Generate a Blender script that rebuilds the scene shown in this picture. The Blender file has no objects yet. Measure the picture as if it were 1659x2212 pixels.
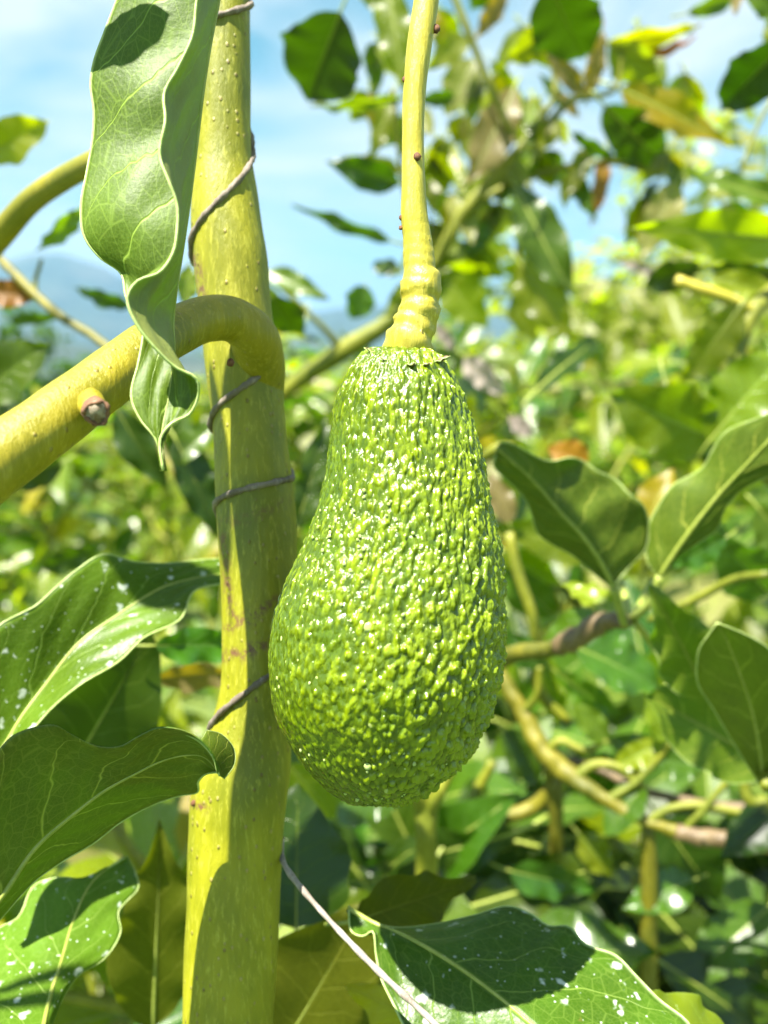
import bpy, math, random
import numpy as np
from mathutils import Vector, Matrix, Quaternion, noise as mnoise

random.seed(7)
rng = np.random.default_rng(7)
SC = bpy.context.scene
COL = SC.collection

# ------------------------------------------------------------------ camera, world, sun, exposure
CAMZ = 1.5
PITCH = math.radians(-10.5)
FOV = math.radians(60)
F = 1106 / math.tan(FOV / 2)                      # focal length in units of the 1659x2212 measuring grid
FWD = Vector((0, math.cos(PITCH), math.sin(PITCH)))
UPV = Vector((0, -math.sin(PITCH), math.cos(PITCH)))
RGT = Vector((1, 0, 0))
CAM = Vector((0, 0, CAMZ))

cd = bpy.data.cameras.new('camera')
cam = bpy.data.objects.new('camera', cd); COL.objects.link(cam)
cam.location = CAM
cam.rotation_euler = (math.pi / 2 + PITCH, 0, 0)
cd.sensor_fit = 'VERTICAL'; cd.sensor_height = 24.0
cd.lens = 12 / math.tan(FOV / 2)
cd.clip_start = 0.01; cd.clip_end = 30000
cd.dof.use_dof = True
cd.dof.focus_distance = 0.215
cd.dof.aperture_fstop = cd.lens / 3.1             # about 2.6 mm of glass, as in a phone
SC.camera = cam

# direction TO the sun: high, a little left, behind the camera
SUNV = (RGT * -0.305 + UPV * 0.85 - FWD * 0.45).normalized()
SUN_ELEV = math.asin(SUNV.z)
SUN_AZ = math.atan2(SUNV.x, SUNV.y)
sd = bpy.data.lights.new('sun', 'SUN'); sun = bpy.data.objects.new('sun', sd); COL.objects.link(sun)
sun.rotation_euler = (-SUNV).to_track_quat('-Z', 'Y').to_euler()
sd.energy = 5.0; sd.angle = math.radians(0.5); sd.color = (1.0, 0.95, 0.86)

W = bpy.data.worlds.new('World'); SC.world = W; W.use_nodes = True
wt = W.node_tree; wt.nodes.clear()
def wn(t): return wt.nodes.new(t)
sky = wn('ShaderNodeTexSky'); sky.sky_type = 'NISHITA'; sky.sun_disc = False
sky.sun_elevation = SUN_ELEV; sky.sun_rotation = SUN_AZ
sky.air_density = 1.0; sky.dust_density = 0.7; sky.ozone_density = 1.5
bg = wn('ShaderNodeBackground'); bg.inputs['Strength'].default_value = 0.10
out = wn('ShaderNodeOutputWorld')
tc = wn('ShaderNodeTexCoord'); mp = wn('ShaderNodeMapping'); mp.inputs['Scale'].default_value = (1.0, 1.0, 3.2)
wt.links.new(tc.outputs['Generated'], mp.inputs['Vector'])
nz = wn('ShaderNodeTexNoise'); nz.inputs['Scale'].default_value = 2.6; nz.inputs['Detail'].default_value = 7
nz.inputs['Roughness'].default_value = 0.55; nz.inputs['Distortion'].default_value = 0.4
wt.links.new(mp.outputs[0], nz.inputs['Vector'])
cr = wn('ShaderNodeValToRGB'); cr.color_ramp.elements[0].position = 0.38; cr.color_ramp.elements[1].position = 0.60
wt.links.new(nz.outputs['Fac'], cr.inputs['Fac'])
mx = wn('ShaderNodeMixRGB'); mx.inputs[2].default_value = (2.1, 2.35, 2.4, 1)
hs = wn('ShaderNodeHueSaturation'); hs.inputs['Hue'].default_value = 0.445; hs.inputs['Saturation'].default_value = 1.15; hs.inputs['Value'].default_value = 0.36
wt.links.new(sky.outputs[0], hs.inputs['Color'])
wt.links.new(cr.outputs['Color'], mx.inputs[0]); wt.links.new(hs.outputs[0], mx.inputs[1])
wt.links.new(mx.outputs[0], bg.inputs['Color']); wt.links.new(bg.outputs[0], out.inputs['Surface'])

vs = SC.view_settings
vs.view_transform = 'Standard'; vs.look = 'None'; vs.gamma = 1; vs.use_curve_mapping = False
vs.exposure = 2.1
cy = SC.cycles
cy.max_bounces = 8; cy.transparent_max_bounces = 6; cy.transmission_bounces = 6; cy.diffuse_bounces = 2; cy.glossy_bounces = 3
cy.volume_bounces = 0
cy.use_denoising = True
cy.sample_clamp_indirect = 6

# ------------------------------------------------------------------ geometry helpers
def P(x, y, d):
    """a point seen at (x, y) on the 1659x2212 measuring grid, d metres in front of the camera"""
    return CAM + RGT * ((x - 829.5) / F * d) + UPV * (-(y - 1106) / F * d) + FWD * d

def wloc(o):
    v = Vector((0, 0, 0))
    while o is not None:
        v = v + o.location; o = o.parent
    return v

def mesh_from(name, verts, faces, mats, mi=None, uv=None, smooth=True, attr=None):
    me = bpy.data.meshes.new(name)
    me.from_pydata([tuple(v) for v in verts], [], [tuple(int(i) for i in f) for f in faces])
    for m in mats: me.materials.append(m)
    if mi is not None: me.polygons.foreach_set('material_index', np.asarray(mi, dtype=np.int32))
    if smooth: me.polygons.foreach_set('use_smooth', np.ones(len(me.polygons), dtype=bool))
    if uv is not None:
        l = me.uv_layers.new(name='UVMap')
        vi = np.empty(len(me.loops), dtype=np.int32); me.loops.foreach_get('vertex_index', vi)
        l.data.foreach_set('uv', np.asarray(uv, dtype=np.float32)[vi].ravel())
    if attr is not None:
        for k, a in attr.items():
            at = me.attributes.new(k, 'FLOAT', 'POINT'); at.data.foreach_set('value', np.asarray(a, dtype=np.float32))
    me.update()
    return me

def link(name, me, parent=None, origin=None):
    """link mesh data (world coordinates) with its origin moved to `origin`"""
    o = bpy.data.objects.new(name, me); COL.objects.link(o)
    w = Vector(origin) if origin is not None else Vector((0, 0, 0))
    if origin is not None: me.transform(Matrix.Translation(-w))
    if parent is not None:
        o.parent = parent; o.location = w - wloc(parent)
    else: o.location = w
    return o

def tag(o, label, cat, group=None, kind=None):
    if label: o['label'] = label
    if cat: o['category'] = cat
    if group: o['group'] = group
    if kind: o['kind'] = kind
    return o

def thing(name, label, cat, loc, group=None):
    o = bpy.data.objects.new(name, None); COL.objects.link(o); o.location = loc; o.empty_display_size = 0.05
    return tag(o, label, cat, group)

def catmull(pts, n):
    pts = np.asarray(pts, float)
    seg = np.linalg.norm(np.diff(pts[:, :3], axis=0), axis=1) + 1e-9
    t = np.concatenate([[0], np.cumsum(seg)]); t /= t[-1]
    q = np.linspace(0, 1, n)
    res = np.empty((n, pts.shape[1]))
    m = np.gradient(pts, t, axis=0) if len(pts) > 2 else np.tile((pts[-1] - pts[0]), (len(pts), 1))
    if len(pts) > 2:                                   # limit overshoot
        for i in range(len(pts)):
            a = (pts[i] - pts[i - 1]) / (t[i] - t[i - 1]) if i > 0 else None
            b = (pts[i + 1] - pts[i]) / (t[i + 1] - t[i]) if i < len(pts) - 1 else None
            m[i] = b if a is None else a if b is None else 0.5 * (a + b)
    k = np.clip(np.searchsorted(t, q, side='right') - 1, 0, len(pts) - 2)
    h = (t[k + 1] - t[k]); s = ((q - t[k]) / h)[:, None]; h = h[:, None]
    res = (2 * s**3 - 3 * s**2 + 1) * pts[k] + (s**3 - 2 * s**2 + s) * h * m[k] + (-2 * s**3 + 3 * s**2) * pts[k + 1] + (s**3 - s**2) * h * m[k + 1]
    return res

def tube_geo(pts, rad, sides=10, relief=None, cap=True):
    """pts (n,3) world, rad (n,), returns verts, faces, uv"""
    pts = np.asarray(pts, float); n = len(pts)
    tan = np.gradient(pts, axis=0); tan /= np.linalg.norm(tan, axis=1)[:, None] + 1e-12
    ref = np.array([0, 0, 1.0]) if abs(tan[0][2]) < 0.9 else np.array([0, -1.0, 0])
    a = np.cross(tan[0], ref); a /= np.linalg.norm(a)
    V = []; UVs = []
    L = np.concatenate([[0], np.cumsum(np.linalg.norm(np.diff(pts, axis=0), axis=1))])
    for i in range(n):
        a = a - tan[i] * np.dot(a, tan[i]); a /= np.linalg.norm(a) + 1e-12
        b = np.cross(tan[i], a)
        for k in range(sides):
            th = 2 * math.pi * k / sides
            r = rad[i] * (1 + (relief(th, L[i]) if relief else 0))
            V.append(pts[i] + (a * math.cos(th) + b * math.sin(th)) * r)
            UVs.append((k / sides, L[i]))
    Fc = []
    for i in range(n - 1):
        for k in range(sides):
            k2 = (k + 1) % sides
            Fc.append((i * sides + k, i * sides + k2, (i + 1) * sides + k2, (i + 1) * sides + k))
    if cap:
        Fc.append(tuple(range(sides))[::-1]); Fc.append(tuple((n - 1) * sides + k for k in range(sides)))
    return V, Fc, UVs

def tube_px(path, n=40, sides=10, relief=None, cap=True):
    """path of (x, y, depth, radius in grid units)"""
    w = []
    for x, y, d, r in path:
        p = P(x, y, d); w.append((p.x, p.y, p.z, r * d / F))
    c = catmull(w, n)
    return tube_geo(c[:, :3], c[:, 3], sides, relief, cap)

def branch(name, parent, path, mat, n=40, sides=12, relief=None):
    V, Fc, U = tube_px(path, n, sides, relief)
    p = path[len(path) // 2]
    me = mesh_from(name, V, Fc, [mat], uv=U)
    return link(name, me, parent, P(p[0], p[1], p[2]))

# ------------------------------------------------------------------ materials
class NT:
    def __init__(s, name):
        s.m = bpy.data.materials.new(name); s.m.use_nodes = True; s.t = s.m.node_tree; s.t.nodes.clear()
        s.out = s.n('ShaderNodeOutputMaterial')
    def n(s, t, **kw):
        o = s.t.nodes.new(t)
        for k, v in kw.items(): setattr(o, k, v)
        return o
    def set(s, sock, v):
        if isinstance(v, bpy.types.NodeSocket): s.t.links.new(v, sock)
        elif v is not None:
            if isinstance(v, (tuple, list)) and len(v) == 3 and len(sock.default_value) == 4: v = (*v, 1)
            sock.default_value = v
    def math(s, op, a, b=None, c=None, clamp=False):
        o = s.n('ShaderNodeMath', operation=op); o.use_clamp = clamp
        s.set(o.inputs[0], a)
        if b is not None: s.set(o.inputs[1], b)
        if c is not None: s.set(o.inputs[2], c)
        return o.outputs[0]
    def mix(s, f, a, b, blend='MIX'):
        o = s.n('ShaderNodeMixRGB', blend_type=blend); s.set(o.inputs[0], f); s.set(o.inputs[1], a); s.set(o.inputs[2], b)
        return o.outputs[0]
    def noise(s, vec, scale, detail=3, rough=0.5, dist=0.0):
        o = s.n('ShaderNodeTexNoise'); s.set(o.inputs['Vector'], vec); o.inputs['Scale'].default_value = scale
        o.inputs['Detail'].default_value = detail; o.inputs['Roughness'].default_value = rough; o.inputs['Distortion'].default_value = dist
        return o.outputs['Fac']
    def voro(s, vec, scale, feature='F1', rnd=1.0):
        o = s.n('ShaderNodeTexVoronoi', feature=feature); s.set(o.inputs['Vector'], vec); o.inputs['Scale'].default_value = scale
        o.inputs['Randomness'].default_value = rnd
        return o
    def ramp(s, f, a, b, v0=0.0, v1=1.0):
        o = s.n('ShaderNodeMapRange'); s.set(o.inputs[0], f); o.inputs[1].default_value = a; o.inputs[2].default_value = b
        o.inputs[3].default_value = v0; o.inputs[4].default_value = v1; o.interpolation_type = 'SMOOTHSTEP'
        return o.outputs[0]
    def mapping(s, vec, scale=(1, 1, 1), rot=(0, 0, 0), loc=(0, 0, 0)):
        o = s.n('ShaderNodeMapping'); s.set(o.inputs['Vector'], vec); o.inputs['Scale'].default_value = scale
        o.inputs['Rotation'].default_value = rot; o.inputs['Location'].default_value = loc
        return o.outputs[0]
    def bump(s, h, strength=0.3, dist=0.001):
        o = s.n('ShaderNodeBump'); s.set(o.inputs['Height'], h); o.inputs['Strength'].default_value = strength
        o.inputs['Distance'].default_value = dist
        return o.outputs[0]

def leaf_mat(name, col, vein, trans, rough=0.4, tfac=0.35, spots=0.0, spot_scale=55, nv=7, detail=True, rim=None, var=0.12, veinw=1.0, spec=0.5, coat=0.0):
    col = (col[0] * .86, col[1] * .62, col[2] * .08); trans = (trans[0] * .8, trans[1] * .75, 0.0); vein = (vein[0] * .66, vein[1] * .66, vein[2] * .35)
    if not detail: col = tuple(q * .82 for q in col); rough -= 0.08
    if 'tan' in name or 'pale' in name: col = col[:2] + (col[0] * .30,)
    if 'withered' in name: col, trans = (0.42, 0.34, 0.30), (0.3, 0.22, 0.18)
    t = NT(name)
    uvn = t.n('ShaderNodeUVMap'); uvn.uv_map = 'UVMap'
    sp = t.n('ShaderNodeSeparateXYZ'); t.set(sp.inputs[0], uvn.outputs[0])
    oi = t.n('ShaderNodeObjectInfo'); tcn = t.n('ShaderNodeTexCoord')
    u, v = sp.outputs[0], sp.outputs[1]
    au = t.math('ABSOLUTE', u)
    side = t.math('GREATER_THAN', u, 0.0)
    wob = t.noise(uvn.outputs[0], 3.1, 2)
    wv = t.math('MULTIPLY_ADD', wob, 0.11, v)
    # pinnate veins: leave the midrib, arch towards the tip
    k = t.math('MULTIPLY', t.math('POWER', au, 1.25), 0.24)
    ph = t.math('MULTIPLY_ADD', t.math('SUBTRACT', wv, k), nv, t.math('MULTIPLY', side, 0.43))
    fr = t.math('ABSOLUTE', t.math('SUBTRACT', t.math('FRACT', ph), 0.5))
    width = t.math('MULTIPLY_ADD', t.math('SUBTRACT', 1.0, au), 0.030 * veinw, 0.012)
    sec = t.math('SUBTRACT', 1.0, t.math('DIVIDE', fr, width), clamp=True)
    midw = t.math('MULTIPLY_ADD', t.math('SUBTRACT', 1.0, v), 0.045, 0.022)
    mid = t.math('SUBTRACT', 1.0, t.math('DIVIDE', au, midw), clamp=True)
    veins = t.math('MAXIMUM', t.math('MULTIPLY', sec, 0.9), mid)
    if detail:
        m2 = t.mapping(uvn.outputs[0], scale=(9, 24, 1))
        v2 = t.voro(m2, 1.0, 'DISTANCE_TO_EDGE')
        net = t.math('SUBTRACT', 1.0, t.math('DIVIDE', v2.outputs['Distance'], 0.055), clamp=True)
        m3 = t.mapping(uvn.outputs[0], scale=(34, 80, 1))
        v3 = t.voro(m3, 1.0, 'DISTANCE_TO_EDGE')
        net3 = t.math('SUBTRACT', 1.0, t.math('DIVIDE', v3.outputs['Distance'], 0.10), clamp=True)
        veins = t.math('MAXIMUM', veins, t.math('MULTIPLY', net, 0.30))
        veins = t.math('MAXIMUM', veins, t.math('MULTIPLY', net3, 0.16))
    # blade colour: broad mottling + per leaf variation
    nb = t.noise(tcn.outputs['Object'], 45, 3)
    base = t.mix(t.ramp(nb, 0.3, 0.7), tuple(c * 0.82 for c in col), tuple(min(1, c * 1.2) for c in col))
    hsv = t.n('ShaderNodeHueSaturation'); t.set(hsv.inputs['Color'], base)
    t.set(hsv.inputs['Hue'], t.math('MULTIPLY_ADD', oi.outputs['Random'], -0.035 * var / 0.12, 0.5 + 0.0175 * var / 0.12))
    r2 = t.math('FRACT', t.math('MULTIPLY', oi.outputs['Random'], 7.31))
    t.set(hsv.inputs['Value'], t.math('MULTIPLY_ADD', r2, var * 5, 1 - var * 2))
    base = hsv.outputs[0]
    c1 = t.mix(veins, base, vein)
    # blemishes
    bl = t.ramp(t.noise(tcn.outputs['Object'], 160, 4, 0.6), 0.70, 0.78)
    c1 = t.mix(t.math('MULTIPLY', bl, 0.45 if detail else 0.15), c1, (0.16, 0.11, 0.03))
    rim_c = rim or tuple(0.5 * a + 0.5 * b for a, b in zip(col, vein))
    c1 = t.mix(t.ramp(au, 0.965, 0.99, 0, 0.8), c1, rim_c)
    rough_s = t.math('MULTIPLY_ADD', nb, 0.2, rough - 0.1)
    if spots > 0:
        mo = t.mapping(tcn.outputs['Object'], scale=(1, 1, 1))
        dn = t.n('ShaderNodeTexNoise'); t.set(dn.inputs['Vector'], mo); dn.inputs['Scale'].default_value = 250; dn.inputs['Detail'].default_value = 2
        vm = t.n('ShaderNodeVectorMath', operation='MULTIPLY_ADD'); t.set(vm.inputs[0], dn.outputs['Color']); vm.inputs[1].default_value = (0.006, 0.006, 0.006); t.set(vm.inputs[2], mo)
        vo = t.voro(vm.outputs[0], spot_scale * 4.2)
        rr = t.n('ShaderNodeSeparateColor'); t.set(rr.inputs[0], vo.outputs['Color'])
        thr = t.math('MULTIPLY_ADD', rr.outputs[0], 0.30, 0.0)
        on = t.math('GREATER_THAN', rr.outputs[1], 1 - spots)
        s = t.math('MULTIPLY', on, t.ramp(t.math('SUBTRACT', thr, vo.outputs['Distance']), -0.09, 0.12))
        vo2 = t.voro(mo, spot_scale * 11)
        r2_ = t.n('ShaderNodeSeparateColor'); t.set(r2_.inputs[0], vo2.outputs['Color'])
        s2 = t.math('MULTIPLY', t.math('GREATER_THAN', r2_.outputs[1], 0.66), t.ramp(vo2.outputs['Distance'], 0.22, 0.12))
        s = t.math('MAXIMUM', s, t.math('MULTIPLY', s2, 0.7))
        c1 = t.mix(t.math('MULTIPLY', s, 0.85), c1, (0.62, 0.68, 0.58))
    h = t.math('MULTIPLY_ADD', t.math('MAXIMUM', t.math('MULTIPLY', sec, 0.75), mid), -0.45, t.math('MULTIPLY', nb, 0.9))
    fine = t.noise(tcn.outputs['Object'], 900, 2)
    h = t.math('MULTIPLY_ADD', fine, 0.3, h)
    bmp = t.bump(h, 0.55, 0.0007)
    p = t.n('ShaderNodeBsdfPrincipled')
    t.set(p.inputs['Base Color'], c1); t.set(p.inputs['Roughness'], rough_s); t.set(p.inputs['Normal'], bmp)
    p.inputs['Specular IOR Level'].default_value = spec
    p.inputs['Coat Weight'].default_value = coat; p.inputs['Coat Roughness'].default_value = 0.25
    tr = t.n('ShaderNodeBsdfTranslucent')
    hs2 = t.n('ShaderNodeHueSaturation'); t.set(hs2.inputs['Color'], t.mix(veins, trans, tuple(min(1, c * 1.5) for c in trans)))
    t.set(hs2.inputs['Hue'], t.math('MULTIPLY_ADD', oi.outputs['Random'], -0.03, 0.515))
    t.set(hs2.inputs['Value'], t.math('MULTIPLY_ADD', r2, 0.5, 0.75))
    t.set(tr.inputs['Color'], hs2.outputs[0])
    ms = t.n('ShaderNodeMixShader'); ms.inputs[0].default_value = tfac
    t.set(ms.inputs[1], p.outputs[0]); t.set(ms.inputs[2], tr.outputs[0])
    t.set(t.out.inputs['Surface'], ms.outputs[0])
    return t.m

M = {}
Y = (0.36, 0.42, 0.10)
M['upper'] = leaf_mat('leaf_upper', (0.050, 0.145, 0.012), (0.46, 0.66, 0.16), (0.16, 0.46, 0.01), rough=0.52, tfac=0.30, spec=0.35, veinw=1.5, nv=8, rim=(0.5, 0.6, 0.25))
M['under'] = leaf_mat('leaf_under', (0.095, 0.20, 0.018), (0.62, 0.66, 0.16), (0.20, 0.42, 0.015), rough=0.55, tfac=0.36, rim=(0.40, 0.50, 0.18), veinw=1.1, nv=5.5)
M['pale_under'] = leaf_mat('leaf_pale_under', (0.17, 0.29, 0.07), (0.42, 0.52, 0.20), (0.25, 0.46, 0.02), rough=0.5, tfac=0.34, rim=(0.62, 0.72, 0.42))
M['spotted'] = leaf_mat('leaf_spotted', (0.060, 0.185, 0.06), (0.30, 0.44, 0.14), (0.12, 0.40, 0.02), rough=0.36, tfac=0.26, spots=0.8, spot_scale=48, rim=(0.35, 0.5, 0.2), spec=0.22)
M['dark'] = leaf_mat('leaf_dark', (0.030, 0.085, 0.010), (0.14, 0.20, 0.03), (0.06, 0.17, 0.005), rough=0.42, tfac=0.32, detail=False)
M['mid'] = leaf_mat('leaf_mid', (0.055, 0.155, 0.018), (0.22, 0.33, 0.08), (0.18, 0.42, 0.01), rough=0.42, tfac=0.27, detail=False)
M['olive'] = leaf_mat('leaf_olive', (0.13, 0.21, 0.015), (0.28, 0.36, 0.06), (0.50, 0.72, 0.01), rough=0.45, tfac=0.5, detail=False)
M['shade_olive'] = leaf_mat('leaf_shaded_olive', (0.075, 0.12, 0.010), (0.28, 0.30, 0.05), (0.16, 0.20, 0.005), rough=0.55, tfac=0.40, spec=0.3)  # darker copy of olive, with shade put into the leaf colour
M['yellow'] = leaf_mat('leaf_yellow', (0.34, 0.36, 0.02), (0.50, 0.55, 0.10), (0.72, 0.85, 0.02), rough=0.45, tfac=0.5, detail=False)
M['tan'] = leaf_mat('leaf_tan', (0.30, 0.34, 0.13), (0.48, 0.42, 0.22), (0.42, 0.36, 0.12), rough=0.5, tfac=0.5, detail=False)
M['orange'] = leaf_mat('leaf_orange', (0.36, 0.20, 0.08), (0.50, 0.28, 0.08), (0.50, 0.20, 0.02), rough=0.5, tfac=0.40, detail=False)
M['pale'] = leaf_mat('leaf_pale', (0.30, 0.38, 0.5), (0.40, 0.50, 0.22), (0.60, 0.80, 0.10), rough=0.5, tfac=0.5, detail=False)
M['bright'] = leaf_mat('leaf_bright', (0.15, 0.28, 0.03), (0.32, 0.48, 0.13), (0.42, 0.80, 0.02), rough=0.36, tfac=0.27, detail=False)
M['bluish'] = leaf_mat('leaf_bluish', (0.045, 0.16, 0.05), (0.2, 0.34, 0.14), (0.12, 0.34, 0.03), rough=0.30, tfac=0.27, detail=False, coat=0.2)
M['withered'] = leaf_mat('leaf_withered', (0.55, 0.42, 0.36), (0.6, 0.5, 0.4), (0.5, 0.35, 0.25), rough=0.6, tfac=0.35, detail=False)

def bark_mat(name, c_lo, c_hi, brown=(0.12, 0.06, 0.02), speck=0.5, scale=1.0, green=None, brown_amt=0.0, rough=0.5, long_axis=(1, 1, 0.18)):
    c_lo, c_hi, green = [c and ((c[0] * .60, c[1] * .62, c[2] * .25) if 'dry' not in name and 'brown' not in name and 'stalk' not in name else tuple(q * .6 for q in c)) for c in (c_lo, c_hi, green)]
    t = NT(name)
    tcn = t.n('ShaderNodeTexCoord'); o = tcn.outputs['Object']
    st = t.mapping(o, scale=long_axis)
    n1 = t.noise(st, 120 * scale, 4, 0.6, 0.3); n2 = t.noise(st, 850 * scale, 4, 0.7)
    n3 = t.noise(o, 28 * scale, 2)
    c = t.mix(t.ramp(n1, 0.3, 0.7), c_lo, c_hi)
    if green: c = t.mix(t.ramp(n3, 0.42, 0.66, 0, 0.75), c, green)
    c = t.mix(t.ramp(n2, 0.50, 0.70, 0, 0.45), c, tuple(min(1, x * 1.5 + 0.05) for x in c_hi))
    # lenticels: small raised corky dots
    vo = t.voro(t.mapping(o, scale=(1, 1, 0.7)), 480 * scale)
    rr = t.n('ShaderNodeSeparateColor'); t.set(rr.inputs[0], vo.outputs['Color'])
    len_ = t.math('MULTIPLY', t.math('GREATER_THAN', rr.outputs[0], 1 - 0.35 * speck), t.ramp(vo.outputs['Distance'], 0.30, 0.10))
    c = t.mix(t.math('MULTIPLY', len_, 0.7), c, t.mix(rr.outputs[2], (0.34, 0.27, 0.09), (0.10, 0.05, 0.018)))
    vo4 = t.voro(o, 900 * scale)
    r4 = t.n('ShaderNodeSeparateColor'); t.set(r4.inputs[0], vo4.outputs['Color'])
    pit = t.math('MULTIPLY', t.math('GREATER_THAN', r4.outputs[0], 0.88), t.ramp(vo4.outputs['Distance'], 0.28, 0.12))
    c = t.mix(t.math('MULTIPLY', pit, 0.55 * min(1, speck * 2)), c, (0.20, 0.14, 0.03))
    br = t.ramp(t.noise(o, 75 * scale, 5, 0.65), 0.74 - 0.14 * brown_amt, 0.80 - 0.06 * brown_amt)
    c = t.mix(t.math('MULTIPLY', br, min(1, 0.4 + brown_amt)), c, brown)
    at = t.n('ShaderNodeAttribute'); at.attribute_name = 'scar'
    sc = t.math('MULTIPLY', at.outputs['Fac'], t.ramp(t.noise(o, 520, 4, 0.7), 0.42, 0.58))
    c = t.mix(sc, c, (0.13, 0.055, 0.03))
    h = t.math('MULTIPLY_ADD', n2, 0.6, t.math('MULTIPLY', len_, 0.4))
    h = t.math('MULTIPLY_ADD', n1, 0.7, h)
    p = t.n('ShaderNodeBsdfPrincipled'); t.set(p.inputs['Base Color'], c)
    t.set(p.inputs['Roughness'], t.math('MULTIPLY_ADD', n1, 0.25, rough - 0.12)); t.set(p.inputs['Normal'], t.bump(h, 0.7, 0.0009))
    p.inputs['Subsurface Weight'].default_value = 0.0
    t.set(t.out.inputs['Surface'], p.outputs[0])
    return t.m

M['trunk'] = bark_mat('green_bark', (0.27, 0.27, 0.004), (0.44, 0.41, 0.012), speck=1.0, green=(0.15, 0.185, 0.003))
M['branch'] = bark_mat('yellow_green_bark', (0.32, 0.28, 0.003), (0.46, 0.37, 0.010), speck=0.6, green=(0.20, 0.21, 0.003))
M['stalk'] = bark_mat('fruit_stalk', (0.56, 0.48, 0.035), (0.72, 0.62, 0.075), speck=0.15, green=(0.48, 0.45, 0.02), rough=0.42)
M['limb'] = bark_mat('olive_bark', (0.15, 0.14, 0.008), (0.28, 0.24, 0.012), speck=0.6, green=(0.08, 0.10, 0.006), brown_amt=0.25)
M['shoot'] = bark_mat('green_shoot', (0.20, 0.215, 0.015), (0.33, 0.33, 0.03), speck=0.3, green=(0.13, 0.17, 0.01))
M['brown_bark'] = bark_mat('brown_bark', (0.13, 0.085, 0.035), (0.26, 0.18, 0.08), speck=0.3)
M['vine'] = bark_mat('dry_vine', (0.16, 0.12, 0.08), (0.36, 0.30, 0.24), speck=0.1, brown_amt=0.3, rough=0.75)
M['vine_pale'] = bark_mat('dry_vine_pale', (0.26, 0.21, 0.16), (0.52, 0.45, 0.38), speck=0.1, brown_amt=0.5, brown=(0.15, 0.09, 0.05), rough=0.7)

def simple(name, col, rough=0.6, scale=300, col2=None, bump=0.3):
    t = NT(name); tcn = t.n('ShaderNodeTexCoord')
    n = t.noise(tcn.outputs['Object'], scale, 4, 0.6)
    c = t.mix(t.ramp(n, 0.3, 0.7), col, col2 or tuple(x * 0.6 for x in col))
    p = t.n('ShaderNodeBsdfPrincipled'); t.set(p.inputs['Base Color'], c); p.inputs['Roughness'].default_value = rough
    t.set(p.inputs['Normal'], t.bump(n, bump, 0.0006)); t.set(t.out.inputs['Surface'], p.outputs[0])
    return t.m
M['rib'] = simple('leaf_rib', (0.20, 0.25, 0.03), 0.45, 250, (0.28, 0.32, 0.06))
M['rim'] = simple('leaf_rim', (0.26, 0.36, 0.08), 0.5, 400, (0.40, 0.48, 0.17))
M['pith'] = simple('cut_pith', (0.34, 0.28, 0.20), 0.8, 900, (0.16, 0.10, 0.05))
M['cork'] = simple('cork', (0.20, 0.10, 0.05), 0.85, 500, (0.09, 0.04, 0.02))
M['calyx'] = simple('dry_calyx', (0.26, 0.17, 0.09), 0.8, 600, (0.10, 0.05, 0.025))
M['bud'] = simple('bud_scar', (0.07, 0.022, 0.01), 0.8, 900, (0.18, 0.08, 0.03))

def grass_mat():
    t = NT('dry_grass_ground'); tcn = t.n('ShaderNodeTexCoord'); o = tcn.outputs['Object']
    n1 = t.noise(o, 0.35, 6, 0.65); n2 = t.noise(o, 6, 5, 0.7); n3 = t.noise(o, 0.03, 4, 0.6)
    c = t.mix(t.ramp(n2, 0.3, 0.7), (0.05, 0.09, 0.01), (0.17, 0.22, 0.03))
    c = t.mix(t.ramp(n1, 0.45, 0.65, 0, 0.6), c, (0.07, 0.13, 0.03))
    c = t.mix(t.ramp(n3, 0.45, 0.6, 0, 0.6), c, (0.05, 0.10, 0.025))
    p = t.n('ShaderNodeBsdfPrincipled'); t.set(p.inputs['Base Color'], c); p.inputs['Roughness'].default_value = 0.9
    t.set(p.inputs['Normal'], t.bump(n2, 0.8, 0.15)); t.set(t.out.inputs['Surface'], p.outputs[0])
    return t.m
M['ground'] = grass_mat()

# ------------------------------------------------------------------ ground, mountains, haze
def fbm(x, y, seed=0, octs=5, f0=1.0):
    r = np.zeros_like(x); a = 1.0; f = f0; rg = np.random.default_rng(seed)
    for _ in range(octs):
        for _k in range(4):
            th = rg.uniform(0, 2 * math.pi); ph = rg.uniform(0, 2 * math.pi)
            r += a * 0.4 * np.sin((x * math.cos(th) + y * math.sin(th)) * f + ph)
        a *= 0.5; f *= 2.03
    return r

def ground_z(x, y):
    x = np.asarray(x, float); y = np.asarray(y, float)
    r = np.sqrt(x * x + y * y)
    fall = -0.13 * np.clip(y - 2, 0, 60) - 0.05 * np.clip(y - 60, 0, 900)
    rise_right = 0.20 * np.clip(x - 0.18 * y - 0.5, 0, 40) * np.clip((y - 4) / 6, 0, 1)
    return fall + rise_right + 0.10 * fbm(x, y, 3, 4, 0.25) * np.clip(r / 5, 0, 1) + 4 * fbm(x, y, 5, 4, 0.008) * np.clip((r - 80) / 400, 0, 1)

def terrain():
    n = 150; s = np.linspace(-1, 1, n); g = np.sign(s) * (np.abs(s) ** 3.2) * 9000
    X, Yy = np.meshgrid(g, g); Z = ground_z(X, Yy)
    V = np.stack([X.ravel(), Yy.ravel(), Z.ravel()], 1)
    i, j = np.meshgrid(np.arange(n - 1), np.arange(n - 1)); a = (j * n + i).ravel()
    Fc = np.stack([a, a + 1, a + n + 1, a + n], 1)
    o = link('ground', mesh_from('ground', V, Fc, [M['ground']])); o['kind'] = 'structure'; o['label'] = 'sunlit grassy ground of the orchard slope'
terrain()

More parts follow.
